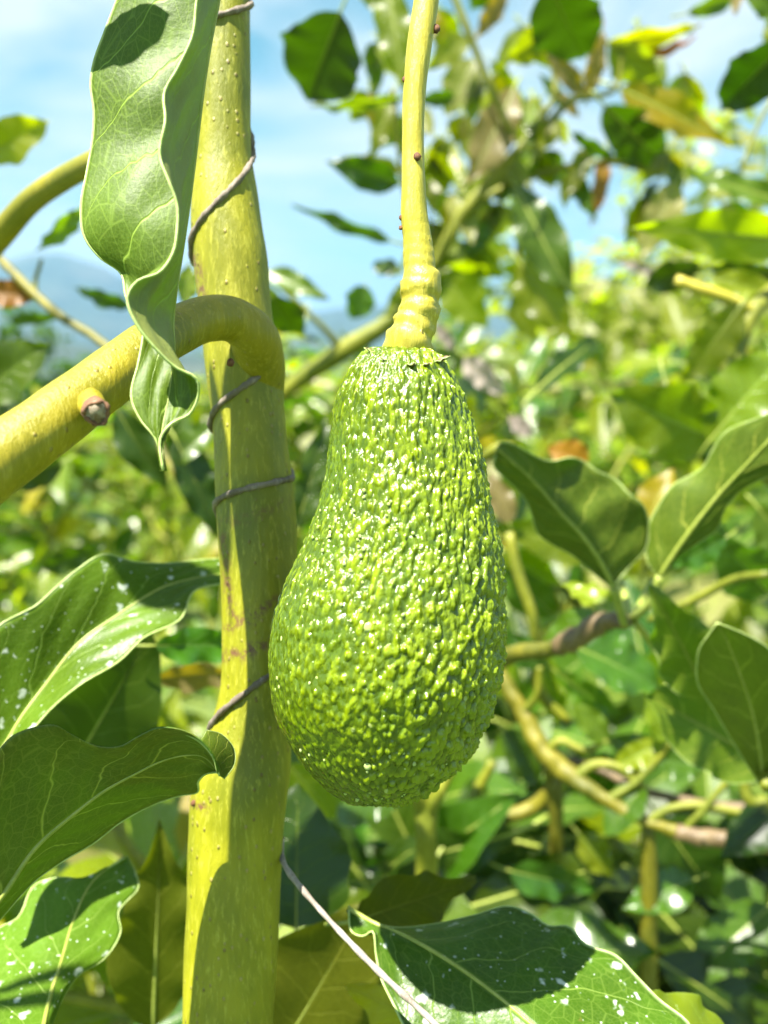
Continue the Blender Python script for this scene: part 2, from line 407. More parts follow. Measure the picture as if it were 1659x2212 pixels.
def mountain_mat():
    t = NT('forested_mountain'); tcn = t.n('ShaderNodeTexCoord'); o = tcn.outputs['Object']
    n = t.noise(o, 0.012, 7, 0.7); n2 = t.noise(o, 0.0022, 4, 0.6)
    c = t.mix(t.ramp(n, 0.35, 0.65), (0.012, 0.026, 0.012), (0.030, 0.050, 0.020))
    c = t.mix(t.ramp(n2, 0.5, 0.6), c, (0.05, 0.06, 0.035))
    p = t.n('ShaderNodeBsdfPrincipled'); t.set(p.inputs['Base Color'], c); p.inputs['Roughness'].default_value = 0.95
    t.set(p.inputs['Normal'], t.bump(n, 1.0, 12)); t.set(t.out.inputs['Surface'], p.outputs[0])
    return t.m
M['mountain'] = mountain_mat()
def mountains(name, y0, peaks, base_h, seed, label):
    nx, ny = 170, 40
    xs = np.linspace(-1.05, 1.05, nx) * y0; ys = np.linspace(y0 * 0.75, y0 * 1.3, ny)
    X, Yy = np.meshgrid(xs, ys)
    prof = base_h + sum(h * np.exp(-((X - cx) / w) ** 2) for cx, h, w in peaks)
    across = np.clip(1 - np.abs((Yy - y0) / (y0 * 0.26)), 0, 1)
    Z = (prof * (0.85 + 0.10 * fbm(X, Yy, seed, 6, 8 / y0 * 1.5))) * across ** 0.8 - 40
    V = np.stack([X.ravel(), Yy.ravel(), Z.ravel()], 1)
    i, j = np.meshgrid(np.arange(nx - 1), np.arange(ny - 1)); a = (j * nx + i).ravel()
    Fc = np.stack([a, a + 1, a + nx + 1, a + nx], 1)
    o = link(name, mesh_from(name, V, Fc, [M['mountain']])); o['kind'] = 'structure'; o['label'] = label
mountains('mountains', 4200, [(-1550, 330, 520), (-2900, 260, 900), (300, 160, 900), (2600, 200, 900)], 150, 11, 'forested blue mountain ridge on the horizon')
mountains('hills', 1500, [(-700, 50, 260), (500, 30, 400)], 30, 21, 'lower green hills in front of the mountains')

def haze():
    bm_v = [(x, y, z) for x in (-9500, 9500) for y in (-9500, 9500) for z in (-460, 560)]
    fc = [(0, 1, 3, 2), (4, 6, 7, 5), (0, 4, 5, 1), (2, 3, 7, 6), (0, 2, 6, 4), (1, 5, 7, 3)]
    t = NT('haze_air'); v = t.n('ShaderNodeVolumePrincipled'); v.inputs['Density'].default_value = 0.00013
    v.inputs['Color'].default_value = (0.30, 0.62, 1.0, 1); v.inputs['Anisotropy'].default_value = 0.2
    t.set(t.out.inputs['Volume'], v.outputs[0])
    o = link('haze', mesh_from('haze', bm_v, fc, [t.m], smooth=False)); o['kind'] = 'stuff'; o['label'] = 'thin blue haze in the air towards the mountains'
HAZE = True
if HAZE: haze()

# ------------------------------------------------------------------ leaves
def surf_leaf(name, parent, G, mats, thick=0.00035, rib=True, rim_r=0.0, U=None, Vv=None, origin=None, rib_r=0.0006, label=None):
    """G: (nv, nu, 3) grid of world points, u across, v from base to tip. Built as a closed blade: upper sheet mats[0], lower sheet mats[1]."""
    nv, nu, _ = G.shape
    du = np.gradient(G, axis=1); dv = np.gradient(G, axis=0)
    N = np.cross(du, dv); N /= np.linalg.norm(N, axis=2)[:, :, None] + 1e-12
    top = G + N * thick / 2; bot = G - N * thick / 2
    V = np.concatenate([top.reshape(-1, 3), bot.reshape(-1, 3)])
    uv1 = np.stack([np.tile(U, nv), np.repeat(Vv, nu)], 1); uv = np.concatenate([uv1, uv1])
    i, j = np.meshgrid(np.arange(nu - 1), np.arange(nv - 1)); a = (j * nu + i).ravel(); off = nv * nu
    ft = np.stack([a, a + 1, a + nu + 1, a + nu], 1); fb = np.stack([a + off, a + nu + off, a + nu + 1 + off, a + 1 + off], 1)
    edge = []
    for r in range(nv - 1):
        p, q = r * nu, (r + 1) * nu; edge.append((p, q, q + off, p + off))
        p, q = r * nu + nu - 1, (r + 1) * nu + nu - 1; edge.append((q, p, p + off, q + off))
    for c in range(nu - 1):
        edge.append((c + 1, c, c + off, c + 1 + off)); p = (nv - 1) * nu + c; edge.append((p, p + 1, p + 1 + off, p + off))
    Fc = list(map(tuple, ft)) + list(map(tuple, fb)) + edge
    mi = [0] * len(ft) + [1] * len(fb) + [2] * len(edge)
    ms = [mats[0], mats[1], M['rim']]
    V = list(V); uv = list(map(tuple, uv))
    if rim_r > 0:                                       # thickened cartilage margin
        for c in (0, nu - 1):
            tv, tf, tu = tube_geo(G[:, c], np.full(nv, rim_r), 6)
            b = len(V); V += list(tv); uv += [(1.0, x[1]) for x in tu]; Fc += [tuple(k + b for k in f) for f in tf]; mi += [2] * len(tf)
    me = mesh_from(name, V, Fc, ms, mi, uv)
    c = nu // 2
    org = Vector(G[0, c]) if origin is None else origin
    o = link(name, me, parent, org)
    if label: o['label'] = label
    if rib:
        c = int(np.argmin(np.abs(U)))
        tv, tf, tu = tube_geo(G[:, c], np.linspace(1, 0.25, nv) * rib_r, 7)
        link('midrib', mesh_from('midrib', tv, tf, [M['rib']], uv=tu), o, org)
    return o

def rail_leaf(parent, rails, us, mats, nv=70, nu=5, bulge=0.0, mid=None, **kw):
    """rails: polylines of (x, y, depth) from base to tip, us: their position across (-1 edge, 0 midrib, 1 edge)"""
    R = []
    for r in rails:
        w = [tuple(P(*p)) for p in r]; R.append(catmull(w, nv))
    R = np.array(R)                                     # (k, nv, 3)
    cols = []; U = []
    k = len(R)
    for a in range(k - 1):
        for s in range(nu):
            f = s / nu
            p0 = R[max(a - 1, 0)]; p1 = R[a]; p2 = R[a + 1]; p3 = R[min(a + 2, k - 1)]
            cr_ = 0.5 * ((2 * p1) + (-p0 + p2) * f + (2 * p0 - 5 * p1 + 4 * p2 - p3) * f * f + (-p0 + 3 * p1 - 3 * p2 + p3) * f ** 3)
            lin = p1 + (p2 - p1) * f
            cols.append(0.35 * cr_ + 0.65 * lin if us[a] * us[a + 1] <= 0 else cr_); U.append(us[a] + (us[a + 1] - us[a]) * f)
    cols.append(R[-1]); U.append(us[-1])
    G = np.stack(cols, 1)
    U = np.array(U); Vv = np.linspace(0.02, 1, nv)
    if bulge:                                           # quilting between the side veins
        du = np.gradient(G, axis=1); dv = np.gradient(G, axis=0); N = np.cross(du, dv); N /= np.linalg.norm(N, axis=2)[:, :, None] + 1e-12
        uu, vv = np.meshgrid(U, Vv)
        q = np.abs(np.sin(math.pi * ((vv - 0.24 * np.abs(uu) ** 1.25) * 7 + 0.5 + 0.43 * (uu > 0)))) * np.clip(np.abs(uu) * 3, 0, 1) * np.clip((1 - np.abs(uu)) * 3, 0, 1)
        G = G + N * (q * bulge)[:, :, None]
    return surf_leaf('leaf', parent, G, mats, U=U, Vv=Vv, **kw)

def blade_grid(L, Wd, nv=14, nu=9, fold=0.25, bend=0.12, wave=0.05, seed=0, twist=0.0, wid=0.85, curl=0.0):
    """blade along +Y, face +Z"""
    rg = random.Random(seed); p1, p2, f1 = rg.uniform(0, 6), rg.uniform(0, 6), rg.uniform(2.2, 3.6)
    v = np.linspace(0, 1, nv); u = np.linspace(-1, 1, nu)
    w = np.sin(math.pi * np.clip(v, 0, 1) ** wid) ** 0.75 * (1 - 0.55 * v ** 6)
    w = np.maximum(w, 0.02 * (1 - v) + 0.004)
    uu, vv = np.meshgrid(u, v); ww = w[:, None]
    x = uu * ww * Wd / 2 * math.cos(fold) * (1 + 0.05 * np.sin(vv * 15 + p1 + (uu > 0) * 2) + 0.03 * np.sin(vv * 34 + p2 - (uu > 0)))
    yy = vv * L + 0.03 * L * np.abs(uu) * np.sin(vv * 12 + p1)
    z = np.abs(uu) * ww * Wd / 2 * math.sin(fold)
    z = z + wave * L * uu * uu * np.sin(vv * f1 * 2 * math.pi + np.where(uu > 0, p1, p2)) * np.clip(vv * 4, 0, 1)
    z = z - bend * L * (vv ** 2) * 1.2 - curl * L * vv ** 4
    tw = twist * vv
    x, z = x * np.cos(tw) - z * np.sin(tw), x * np.sin(tw) + z * np.cos(tw)
    return np.stack([x, yy, z], 2), u, v

def blade_mesh(name, L, Wd, mat, petiole=0.25, sheets=1, **kw):
    G, u, v = blade_grid(L, Wd, **kw)
    nv, nu, _ = G.shape
    V = list(G.reshape(-1, 3)); uv = list(zip(np.tile(u, nv), np.repeat(np.maximum(v, 0.02), nu)))
    i, j = np.meshgrid(np.arange(nu - 1), np.arange(nv - 1)); a = (j * nu + i).ravel()
    Fc = list(map(tuple, np.stack([a, a + 1, a + nu + 1, a + nu], 1))); mi = [0] * len(Fc)
    ry = np.linspace(-petiole * L, 0, 6); rp = np.stack([np.zeros(6), ry, -0.35 * (ry / (petiole * L + 1e-9)) ** 2 * petiole * L], 1)
    mid = G[:, nu // 2] - np.array([0, 0, 0.0004]); rp = np.concatenate([rp, mid[1::2]])
    rr = np.concatenate([np.full(6, L * 0.014), np.linspace(L * 0.012, L * 0.003, len(mid[1::2]))])
    tv, tf, tu = tube_geo(rp, rr, 5); b = len(V)
    V += list(tv); uv += [(0.0, 0.5)] * len(tv); Fc += [tuple(k + b for k in f) for f in tf]; mi += [1] * len(tf)
    return mesh_from(name, V, Fc, [mat, M['rib']], mi, uv)

def frame_rot(axis, normal):
    y = Vector(axis).normalized(); z = Vector(normal); z = (z - y * z.dot(y)).normalized(); x = y.cross(z)
    return Matrix((x, y, z)).transposed()

def px_leaf(parent, bx, by, bd, tx, ty, td, wpx, mat, roll=0.0, seed=None, petiole=0.22, nv=26, nu=11, label=None, **kw):
    """leaf between two seen points, its face turned to the viewer and rolled about its axis by roll (rad)"""
    b = P(bx, by, bd); t = P(tx, ty, td); ax = t - b; L = ax.length
    view = (CAM - b).normalized(); R = frame_rot(ax, view)
    R = R @ Matrix.Rotation(roll, 3, 'Y')
    Wd = wpx * bd / F / max(0.25, abs(math.cos(roll)))
    sd_ = seed if seed is not None else random.randrange(9999)
    me = blade_mesh('leaf', L, Wd, M[mat], petiole=petiole, nv=nv, nu=nu, seed=sd_, **kw)
    o = bpy.data.objects.new('leaf', me); COL.objects.link(o); o.parent = parent
    o.location = b - wloc(parent); o.rotation_mode = 'QUATERNION'; o.rotation_quaternion = R.to_quaternion()
    if label: o['label'] = label
    return o

VAR = {}
def variants(kind, n=5):
    if kind not in VAR:
        rg = random.Random(hash(kind) % 1000 if False else len(kind) * 7 + 3)
        VAR[kind] = [blade_mesh('leaf', 1.0, rg.uniform(0.40, 0.54), M[kind], petiole=0.22, nv=9, nu=7, fold=rg.uniform(.1, .4), bend=rg.uniform(.05, .35), wave=rg.uniform(.02, .05), twist=rg.uniform(-.5, .5), seed=k) for k in range(n)]
    return VAR[kind]


# ------------------------------------------------------------------ THE TRUNK AND ITS LEAVES
tree = thing('avocado_tree', 'yellow green trunk in the foreground with a thick arching side branch', 'tree', (P(490, 1100, 0.262).x, P(490, 1100, 0.262).y, 0))

def trunk_relief(th, L):
    return 0.012 * math.sin(3 * th + 23 * L) + 0.012 * math.sin(2 * th - 60 * L) + 0.006 * math.sin(7 * th + 160 * L) + 0.008 * math.sin(190 * L + 2 * th)
TP = [  # left edge, right edge at y
    (-900, 395, 520), (-300, 415, 535), (0, 430, 541), (200, 428, 541), (340, 424, 543), (420, 416, 555), (500, 413, 566), (560, 418, 576),
    (640, 428, 583), (700, 434, 590), (760, 438, 603), (800, 443, 608), (900, 458, 615), (1040, 465, 630), (1150, 472, 640), (1260, 478, 641), (1400, 480, 638),
    (1500, 475, 634), (1580, 455, 632), (1660, 425, 630), (1720, 414, 622), (1800, 412, 612), (1900, 408, 606), (2000, 404, 602), (2212, 394, 590), (2500, 375, 585), (3000, 350, 590)]
path = []
for y, l, r in TP: path.append(((l + r) / 2, y, 0.262, (r - l) / 2))
pl = path[-1]
V, Fc, U = tube_px(path, 240, 48, trunk_relief)
V = np.array(V)
# scars where the vine once rubbed
scar_lines = [((480, 1160), (520, 1345), (600, 1290)), ((478, 1420), (540, 1400), (580, 1390)), ((470, 1130), (560, 1110), (620, 1085)), ((420, 560), (432, 600), (436, 640)), ((415, 1735), (425, 1740), (440, 1745)),
              ((488, 1360), (530, 1335), (600, 1295)), ((520, 1420), (560, 1400), (600, 1370))]
loc = V - np.array(CAM)
xp = 829.5 + (loc @ np.array(RGT)) / (loc @ np.array(FWD)) * F; yp = 1106 - (loc @ np.array(UPV)) / (loc @ np.array(FWD)) * F
front = (loc @ np.array(FWD)) < 0.262
scar = np.zeros(len(V))
for sl in scar_lines:
    c = catmull([(x, y, 0) for x, y in sl], 24)
    d = np.min(np.hypot(xp[:, None] - c[None, :, 0], yp[:, None] - c[None, :, 1]), 1)
    scar = np.maximum(scar, np.clip(1.25 - d / 11, 0, 1) * front * (0.55 if sl[0][1] == 1130 else 1.0))
me = mesh_from('trunk', V, Fc, [M['trunk']], uv=U, attr={'scar': scar})
trunk = link('trunk', me, tree, P(490, 1100, 0.262))
# lower trunk to the soil
b0 = Vector(P(*pl[:3])); base = Vector((tree.location.x, tree.location.y, -0.05))
c = catmull([(*P(450, 2400, 0.262), 0.0140), (*b0, 0.0165), (*((b0 + base) / 2), 0.019), (*base, 0.030)], 30)
tv, tf, tu = tube_geo(c[:, :3], c[:, 3], 24); link('trunk_foot', mesh_from('trunk_foot', tv, tf, [M['trunk']], uv=tu), tree, base)

# thick side branch, arching over and down to the left
def br_relief(th, L): return 0.010 * math.sin(430 * L) + 0.008 * math.sin(3 * th + 90 * L) + 0.007 * math.sin(5 * th - 210 * L)
bp = [(-420, 1290, 0.158, 95), (-180, 1130, 0.171, 82), (0, 992, 0.184, 74), (110, 912, 0.192, 68), (200, 845, 0.200, 63), (300, 768, 0.212, 58), (385, 712, 0.227, 52), (450, 688, 0.236, 49),
      (505, 692, 0.243, 49), (545, 722, 0.2475, 51), (557, 780, 0.2570, 59), (540, 880, 0.2685, 68)]
big = branch('branch', tree, bp, M['branch'], n=150, sides=36, relief=br_relief)
# a swollen collar below the arch and the cut stub on the branch
def stub():
    a = P(196, 868, 0.192); b = P(209, 892, 0.1855)
    c = catmull([(*a, 0.0030), (*((a + b) / 2), 0.0029), (*b, 0.00265), ], 10)
    V, Fc, U = tube_geo(c[:, :3], c[:, 3], 20, lambda th, L: 0.05 * math.sin(3 * th) + 0.03 * math.sin(7 * th))
    mi = [0] * (20 * 9) + [1, 1]
    for k in range(20 * 6, 20 * 9): mi[k] = 2
    o = link('cut_stub', mesh_from('cut_stub', V, Fc, [M['branch'], M['pith'], M['cork']], mi, U, smooth=True), big, b)
    # ragged cork ring
    ax = (b - a).normalized(); R = frame_rot(ax, Vector((0, 0, 1))); pts = []
    for k in range(24):
        th = 2 * math.pi * k / 24; r = 0.00245 * (1 + 0.10 * math.sin(3 * th + 1))
        pts.append(tuple(b + R @ Vector((math.cos(th) * r, 0.0003 * math.sin(5 * th), math.sin(th) * r))))
    pts.append(pts[0])
    tv, tf, tu = tube_geo(np.array(pts), np.full(25, 0.00045) * (1 + 0.4 * np.sin(np.arange(25) * 2.1)), 6)
    link('cork_ring', mesh_from('cork_ring', tv, tf, [M['cork']], uv=tu), big, b)
stub()
# scar dot at the collar, thin crack round the arch
def bead(name, parent, x, y, d, r, mat, sq=0.5, seed=0):
    c = P(x, y, d); rg = random.Random(seed); V = []; Fc = []; n, m = 7, 10
    vw = (CAM - c).normalized(); R = frame_rot(UPV, vw)
    for i in range(n):
        ph = math.pi * i / (n - 1)
        for k in range(m):
            th = 2 * math.pi * k / m; rr = r * (1 + rg.uniform(-.12, .12))
            V.append(c + R @ Vector((math.sin(ph) * math.cos(th) * rr, math.cos(ph) * rr, math.sin(ph) * math.sin(th) * rr * sq)))
    for i in range(n - 1):
        for k in range(m): Fc.append((i * m + k, i * m + (k + 1) % m, (i + 1) * m + (k + 1) % m, (i + 1) * m + k))
    return link(name, mesh_from(name, V, Fc, [mat]), parent, c)
bead('bud_scar', tree, 498, 783, 0.2372, 0.0011, M['bud'])
bead('bud_scar', tree, 418, 1735, 0.2535, 0.0009, M['bud'])

# second, farther branch from the top left, joining the trunk behind the hanging leaf
branch('branch', tree, [(-260, 760, 0.48, 38), (-100, 610, 0.44, 33), (0, 508, 0.41, 28), (60, 440, 0.395, 26), (130, 390, 0.375, 25), (200, 352, 0.355, 25), (290, 315, 0.325, 26), (380, 290, 0.295, 30), (470, 280, 0.266, 34)], M['branch'], n=70, sides=18)
# upper limb out of the frame: carries the fruit stalk and the hanging leaves
branch('branch', tree, [(470, -620, 0.262, 40), (560, -900, 0.24, 36), (760, -1150, 0.225, 30), (950, -1250, 0.215, 26), (1200, -1400, 0.21, 20)], M['branch'], n=40, sides=14)

# -- A: the large folded leaf hanging at upper left
D0 = 0.198
Lr = [(480, -190, D0 + .006), (340, -120, D0), (275, -50, D0), (245, 20, D0), (222, 80, D0), (204, 130, D0), (196, 180, D0), (203, 240, D0), (200, 300, D0), (188, 370, D0 - .001), (175, 445, D0 - .002), (182, 510, D0 - .002), (215, 555, D0 - .001), (260, 588, D0),
      (272, 640, D0 + .002), (308, 712, D0 + .004), (300, 780, D0 + .002), (284, 860, D0), (303, 905, D0), (338, 950, D0), (351, 1012, D0)]
Lq = [(484, -190, D0 + .009), (385, -100, D0 + .006), (340, 0, D0 + .006), (330, 100, D0 + .006), (318, 200, D0 + .005), (308, 300, D0 + .006), (298, 400, D0 + .004), (290, 480, D0 + .003), (300, 560, D0 + .005), (322, 620, D0 + .007),
      (335, 690, D0 + .008), (336, 760, D0 + .005), (330, 830, D0 + .002), (335, 890, D0 + .001), (344, 950, D0), (352, 1014, D0)]
Mr = [(487, -190, D0 + .013), (480, -100, D0 + .013), (470, 0, D0 + .013), (455, 80, D0 + .012), (440, 175, D0 + .012), (425, 300, D0 + .012), (410, 425, D0 + .011), (396, 525, D0 + .010), (382, 620, D0 + .009), (374, 690, D0 + .007), (376, 750, D0 + .004), (372, 810, D0 + .003), (362, 870, D0 + .002), (350, 940, D0), (353, 1016, D0)]
Rq = [(485, -190, D0 + .008), (462, -100, D0), (446, 0, D0 - .001), (432, 90, D0 - .001), (402, 190, D0 - .001), (388, 290, D0 - .001), (392, 400, D0 - .001), (392, 520, D0 - .001), (350, 612, D0 - .002), (330, 670, D0 - .003), (362, 740, D0 - .003), (398, 800, D0), (400, 860, D0 + .002), (378, 910, D0 + .001), (354, 960, D0), (353, 1017, D0)]
Rr = [(484, -190, D0 + .004), (450, -100, D0 - .008), (425, 0, D0 - .010), (416, 75, D0 - .010), (385, 145, D0 - .010), (355, 200, D0 - .010), (357, 260, D0 - .011), (345, 335, D0 - .011), (366, 395, D0 - .011), (382, 440, D0 - .010), (383, 490, D0 - .010), (374, 545, D0 - .010), (345, 588, D0 - .010), (296, 608, D0 - .010), (275, 642, D0 - .010),
      (296, 702, D0 - .009), (335, 752, D0 - .007), (378, 793, D0 - .004), (424, 818, D0 - .002), (428, 855, D0), (408, 895, D0 + .001), (370, 915, D0 - .001), (347, 945, D0 - .001), (352, 1016, D0 - .001)]
def lean(rail, k):
    out_ = []
    for x, y, d in rail:
        f = max(0.0, min(1.0, (700 - y) / 100.0))
        out_.append((x, y, d + k * f + 0.010 * (480 - max(y, 0)) / 750))
    return out_
Lr = lean(Lr, 0.010); Lq = lean(Lq, 0.001); Mr = lean(Mr, -0.006); Rq = lean(Rq, -0.002); Rr = lean(Rr, 0.0)
leafA = rail_leaf(tree, [Lr, Lq, Mr, Rq, Rr], [-1, -0.5, 0, 0.5, 1], [M['pale_under'], M['upper']], nv=110, nu=7, bulge=-0.0009, rim_r=0.00034, rib_r=0.0008,
                  label='long folded leaf hanging down beside the trunk, margin curled forward')
V_, F_, U_ = tube_px([(487, -190, D0 + .014 - .006 + .0064, 8), (490, -340, .225, 9), (475, -480, .25, 11)], 12, 8); link('petiole', mesh_from('petiole', V_, F_, [M['rib']], uv=U_), leafA, P(500, -260, D0 + .014))

# -- B: spotted leaf at left, runs behind the trunk
D = 0.285
Bm = [(-150, 1790, .25), (-60, 1690, .262), (0, 1625, .27), (50, 1545, .275), (100, 1478, .28), (170, 1390, .286), (250, 1332, .292), (350, 1270, .30), (430, 1248, .308), (480, 1240, .314), (560, 1235, .325), (620, 1240, .333)]
Bt = [(-150, 1775, .25), (-130, 1600, .262), (-60, 1440, .268), (0, 1350, .272), (40, 1328, .275), (78, 1308, .278), (120, 1270, .282), (165, 1232, .286), (225, 1197, .292), (280, 1212, .298), (350, 1217, .305), (475, 1207, .317), (560, 1215, .328), (620, 1238, .334)]
Bb = [(-145, 1800, .25), (-50, 1720, .255), (0, 1662, .262), (60, 1590, .266), (112, 1530, .27), (175, 1478, .273), (258, 1428, .279), (310, 1378, .284), (390, 1337, .292), (418, 1278, .300), (475, 1262, .308), (560, 1255, .32), (620, 1242, .333)]
rail_leaf(tree, [Bb, Bm, Bt][::-1], [-1, 0, 1], [M['spotted'], M['under']], nv=70, nu=10, bulge=0.0008, rim_r=0.00032, rib_r=0.0009, label='broad leaf dotted with white specks, running behind the trunk')

# -- C: curled leaf at left seen from below
Cm = [(-120, 2080, .19), (0, 1940, .20), (75, 1832, .207), (150, 1765, .211), (225, 1708, .216), (290, 1672, .219), (350, 1643, .222), (400, 1631, .223), (440, 1634, .222), (470, 1664, .220)]
Cb = [(-115, 2110, .19), (0, 1985, .206), (75, 1903, .213), (140, 1857, .219), (200, 1822, .224), (260, 1776, .229), (330, 1738, .233), (390, 1718, .236), (425, 1712, .236), (428, 1690, .232), (445, 1672, .226), (470, 1668, .221)]
Ct = [(-130, 2050, .19), (-110, 1800, .19), (-50, 1690, .192), (0, 1638, .194), (40, 1600, .196), (115, 1578, .20), (160, 1596, .206), (212, 1616, .209), (262, 1616, .210), (300, 1595, .211), (342, 1576, .212), (400, 1582, .214), (435, 1602, .215), (460, 1632, .216), (471, 1668, .218)]
Ct2 = [(-130, 2048, .1905), (-108, 1800, .193), (-50, 1693, .195), (0, 1642, .197), (40, 1606, .199), (115, 1584, .203), (160, 1600, .209), (212, 1619, .212), (262, 1619, .213), (300, 1599, .214), (342, 1582, .215), (400, 1590, .218), (443, 1590, .222), (485, 1606, .222), (507, 1632, .221), (498, 1662, .220), (480, 1678, .219)]
Ct2c = [(x, y + 3, d + 0.0012) for x, y, d in Ct]
leafC = rail_leaf(tree, [Ct2c, Ct, Cm, Cb], [-1.0, -0.96, 0, 1], [M['under'], M['spotted']], nv=80, nu=9, bulge=-0.0007, rim_r=0.0003, rib_r=0.0009, label='curled leaf seen from below with a pale wavy margin')
tipL = [(432, 1600, .2165), (448, 1615, .217), (462, 1640, .2175), (470, 1662, .218), (474, 1676, .2185)]
tipM = [(440, 1590, .219), (468, 1604, .221), (484, 1628, .222), (484, 1656, .221), (478, 1678, .2195)]
tipR = [(446, 1578, .222), (480, 1588, .226), (505, 1618, .227), (506, 1650, .225), (484, 1682, .2205)]
rail_leaf(leafC, [tipL, tipM, tipR], [-1, -0.5, 0.0], [M['spotted'], M['under']], nv=16, nu=4, rim_r=0.00025, rib=False)

# -- D: lower left spotted leaf
Dm = [(60, 2420, .24), (95, 2212, .252), (112, 2140, .256), (132, 2080, .26), (160, 1985, .266), (200, 1905, .272), (240, 1870, .277), (272, 1850, .28)]
Dl = [(40, 2420, .24), (-60, 2300, .24), (-90, 2140, .24), (-40, 2040, .244), (0, 2003, .248), (36, 1985, .252), (75, 1912, .258), (130, 1895, .264), (180, 1898, .268), (225, 1880, .272), (270, 1852, .28)]
Dr = [(75, 2420, .24), (100, 2290, .244), (112, 2212, .25), (128, 2172, .253), (166, 2110, .256), (226, 2070, .259), (260, 2015, .264), (256, 1968, .268), (275, 1945, .271), (298, 1920, .274), (292, 1885, .277), (274, 1850, .28)]
Dl, Dm, Dr = [[(x, y, 0.250 + (2212 - y) / 360 * 0.052 + (0.006 if q is Dr else 0)) for x, y, d in q] for q in (Dl, Dm, Dr)]
rail_leaf(tree, [Dl, Dm, Dr], [-1, 0, 1], [M['spotted'], M['under']], nv=60, nu=9, bulge=0.0007, rim_r=0.00028, rib_r=0.0009, label='white speckled leaf in the lower left corner with shadow stripes')

# -- E: lower right spotted leaf under the fruit
Em = [(752, 1962, .275), (810, 1995, .272), (870, 2020, .268), (930, 2052, .264), (1005, 2100, .259), (1080, 2156, .253), (1150, 2214, .247), (1260, 2310, .238), (1400, 2420, .23)]
Eu = [(753, 1958, .276), (800, 1990, .279), (850, 2004, .281), (930, 1998, .283), (1029, 1976, .284), (1100, 1958, .284), (1150, 1976, .281), (1185, 2000, .278), (1230, 2002, .275), (1265, 2040, .271), (1330, 2064, .267), (1372, 2106, .262), (1425, 2160, .256), (1490, 2214, .25), (1520, 2320, .24), (1405, 2425, .23)]
El = [(753, 1966, .274), (758, 2010, .270), (785, 2022, .266), (805, 2012, .264), (812, 2060, .262), (822, 2110, .259), (850, 2170, .255), (880, 2230, .250), (960, 2330, .243), (1150, 2440, .235), (1395, 2425, .23)]
El, Em, Eu = [[(x, y, d - 0.010) for x, y, d in q] for q in (El, Em, Eu)]
rail_leaf(tree, [El, Em, Eu], [-1, 0, 1], [M['under'], M['spotted']], nv=80, nu=10, bulge=0.0008, rim_r=0.0003, rib_r=0.0008, label='large speckled leaf below the fruit, half in the round shadow of the fruit')

# leaf pieces close behind the trunk
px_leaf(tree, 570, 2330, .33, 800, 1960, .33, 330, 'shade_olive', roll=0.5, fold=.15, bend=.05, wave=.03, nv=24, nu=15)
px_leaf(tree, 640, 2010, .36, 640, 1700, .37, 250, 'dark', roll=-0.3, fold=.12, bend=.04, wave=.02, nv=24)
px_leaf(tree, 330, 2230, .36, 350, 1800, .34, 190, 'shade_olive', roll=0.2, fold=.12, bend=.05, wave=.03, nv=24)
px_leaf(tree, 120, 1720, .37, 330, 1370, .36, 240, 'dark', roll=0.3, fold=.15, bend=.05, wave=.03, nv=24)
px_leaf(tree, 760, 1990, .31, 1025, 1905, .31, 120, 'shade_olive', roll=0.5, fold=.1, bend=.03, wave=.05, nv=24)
px_leaf(tree, 330, 1470, .40, 530, 1440, .40, 60, 'tan', roll=0.6, fold=.2, bend=-.1, wave=.03)
px_leaf(tree, 330, 1395, .36, 560, 1390, .38, 80, 'bluish', roll=0.2, fold=.2, bend=-.1, wave=.05)
px_leaf(tree, 1580, 2240, .28, 1345, 2170, .27, 110, 'bright', roll=0.4, fold=.2, bend=.08, wave=.04)
px_leaf(tree, 530, 2150, .40, 260, 2240, .38, 120, 'bluish', roll=0.4, fold=.2, bend=.08, wave=.04)
px_leaf(tree, 1000, 2260, .30, 750, 2120, .32, 130, 'yellow', roll=0.6, fold=.2, bend=.05, wave=.03)

# -- unseen leaves added overhead to cast shade on the arch, trunk and left leaves
def shade_leaf(x, y, d, t, axis, L, Wd, off=(0, 0)):
    c = P(x, y, d) + SUNV * t
    ax = Vector(axis).normalized(); n = SUNV; R = frame_rot(ax, n)
    b = c - R @ Vector((0, L / 2, 0))
    me = blade_mesh('leaf', L, Wd, M['dark'], nv=18, nu=11, seed=random.randrange(999), fold=0.06, bend=0.0, wave=0.01, wid=0.95)
    o = bpy.data.objects.new('leaf', me); COL.objects.link(o); o.parent = tree; o.location = b - wloc(tree)
    o.rotation_mode = 'QUATERNION'; o.rotation_quaternion = R.to_quaternion()
TA = (P(500, 800, .262) - P(560, 1500, .262))
TA = TA - SUNV * TA.dot(SUNV)
TA2 = (P(625, 1200, .262) - P(575, 1930, .262)); TA2 = TA2 - SUNV * TA2.dot(SUNV)
shade_leaf(515, 690, 0.243, 0.125, RGT + UPV * 0.2, 0.025, 0.0095)
shade_leaf(456, 975, 0.252, 0.200, TA, 0.031, 0.0095)
shade_leaf(150, 2000, 0.262, 0.34, RGT * 0.8 + UPV, 0.07, 0.005)
shade_leaf(130, 2120, 0.256, 0.35, RGT * 0.9 + UPV * .4, 0.05, 0.006)
shade_leaf(420, 1240, 0.30, 0.30, RGT + UPV * 0.4, 0.05, 0.022)

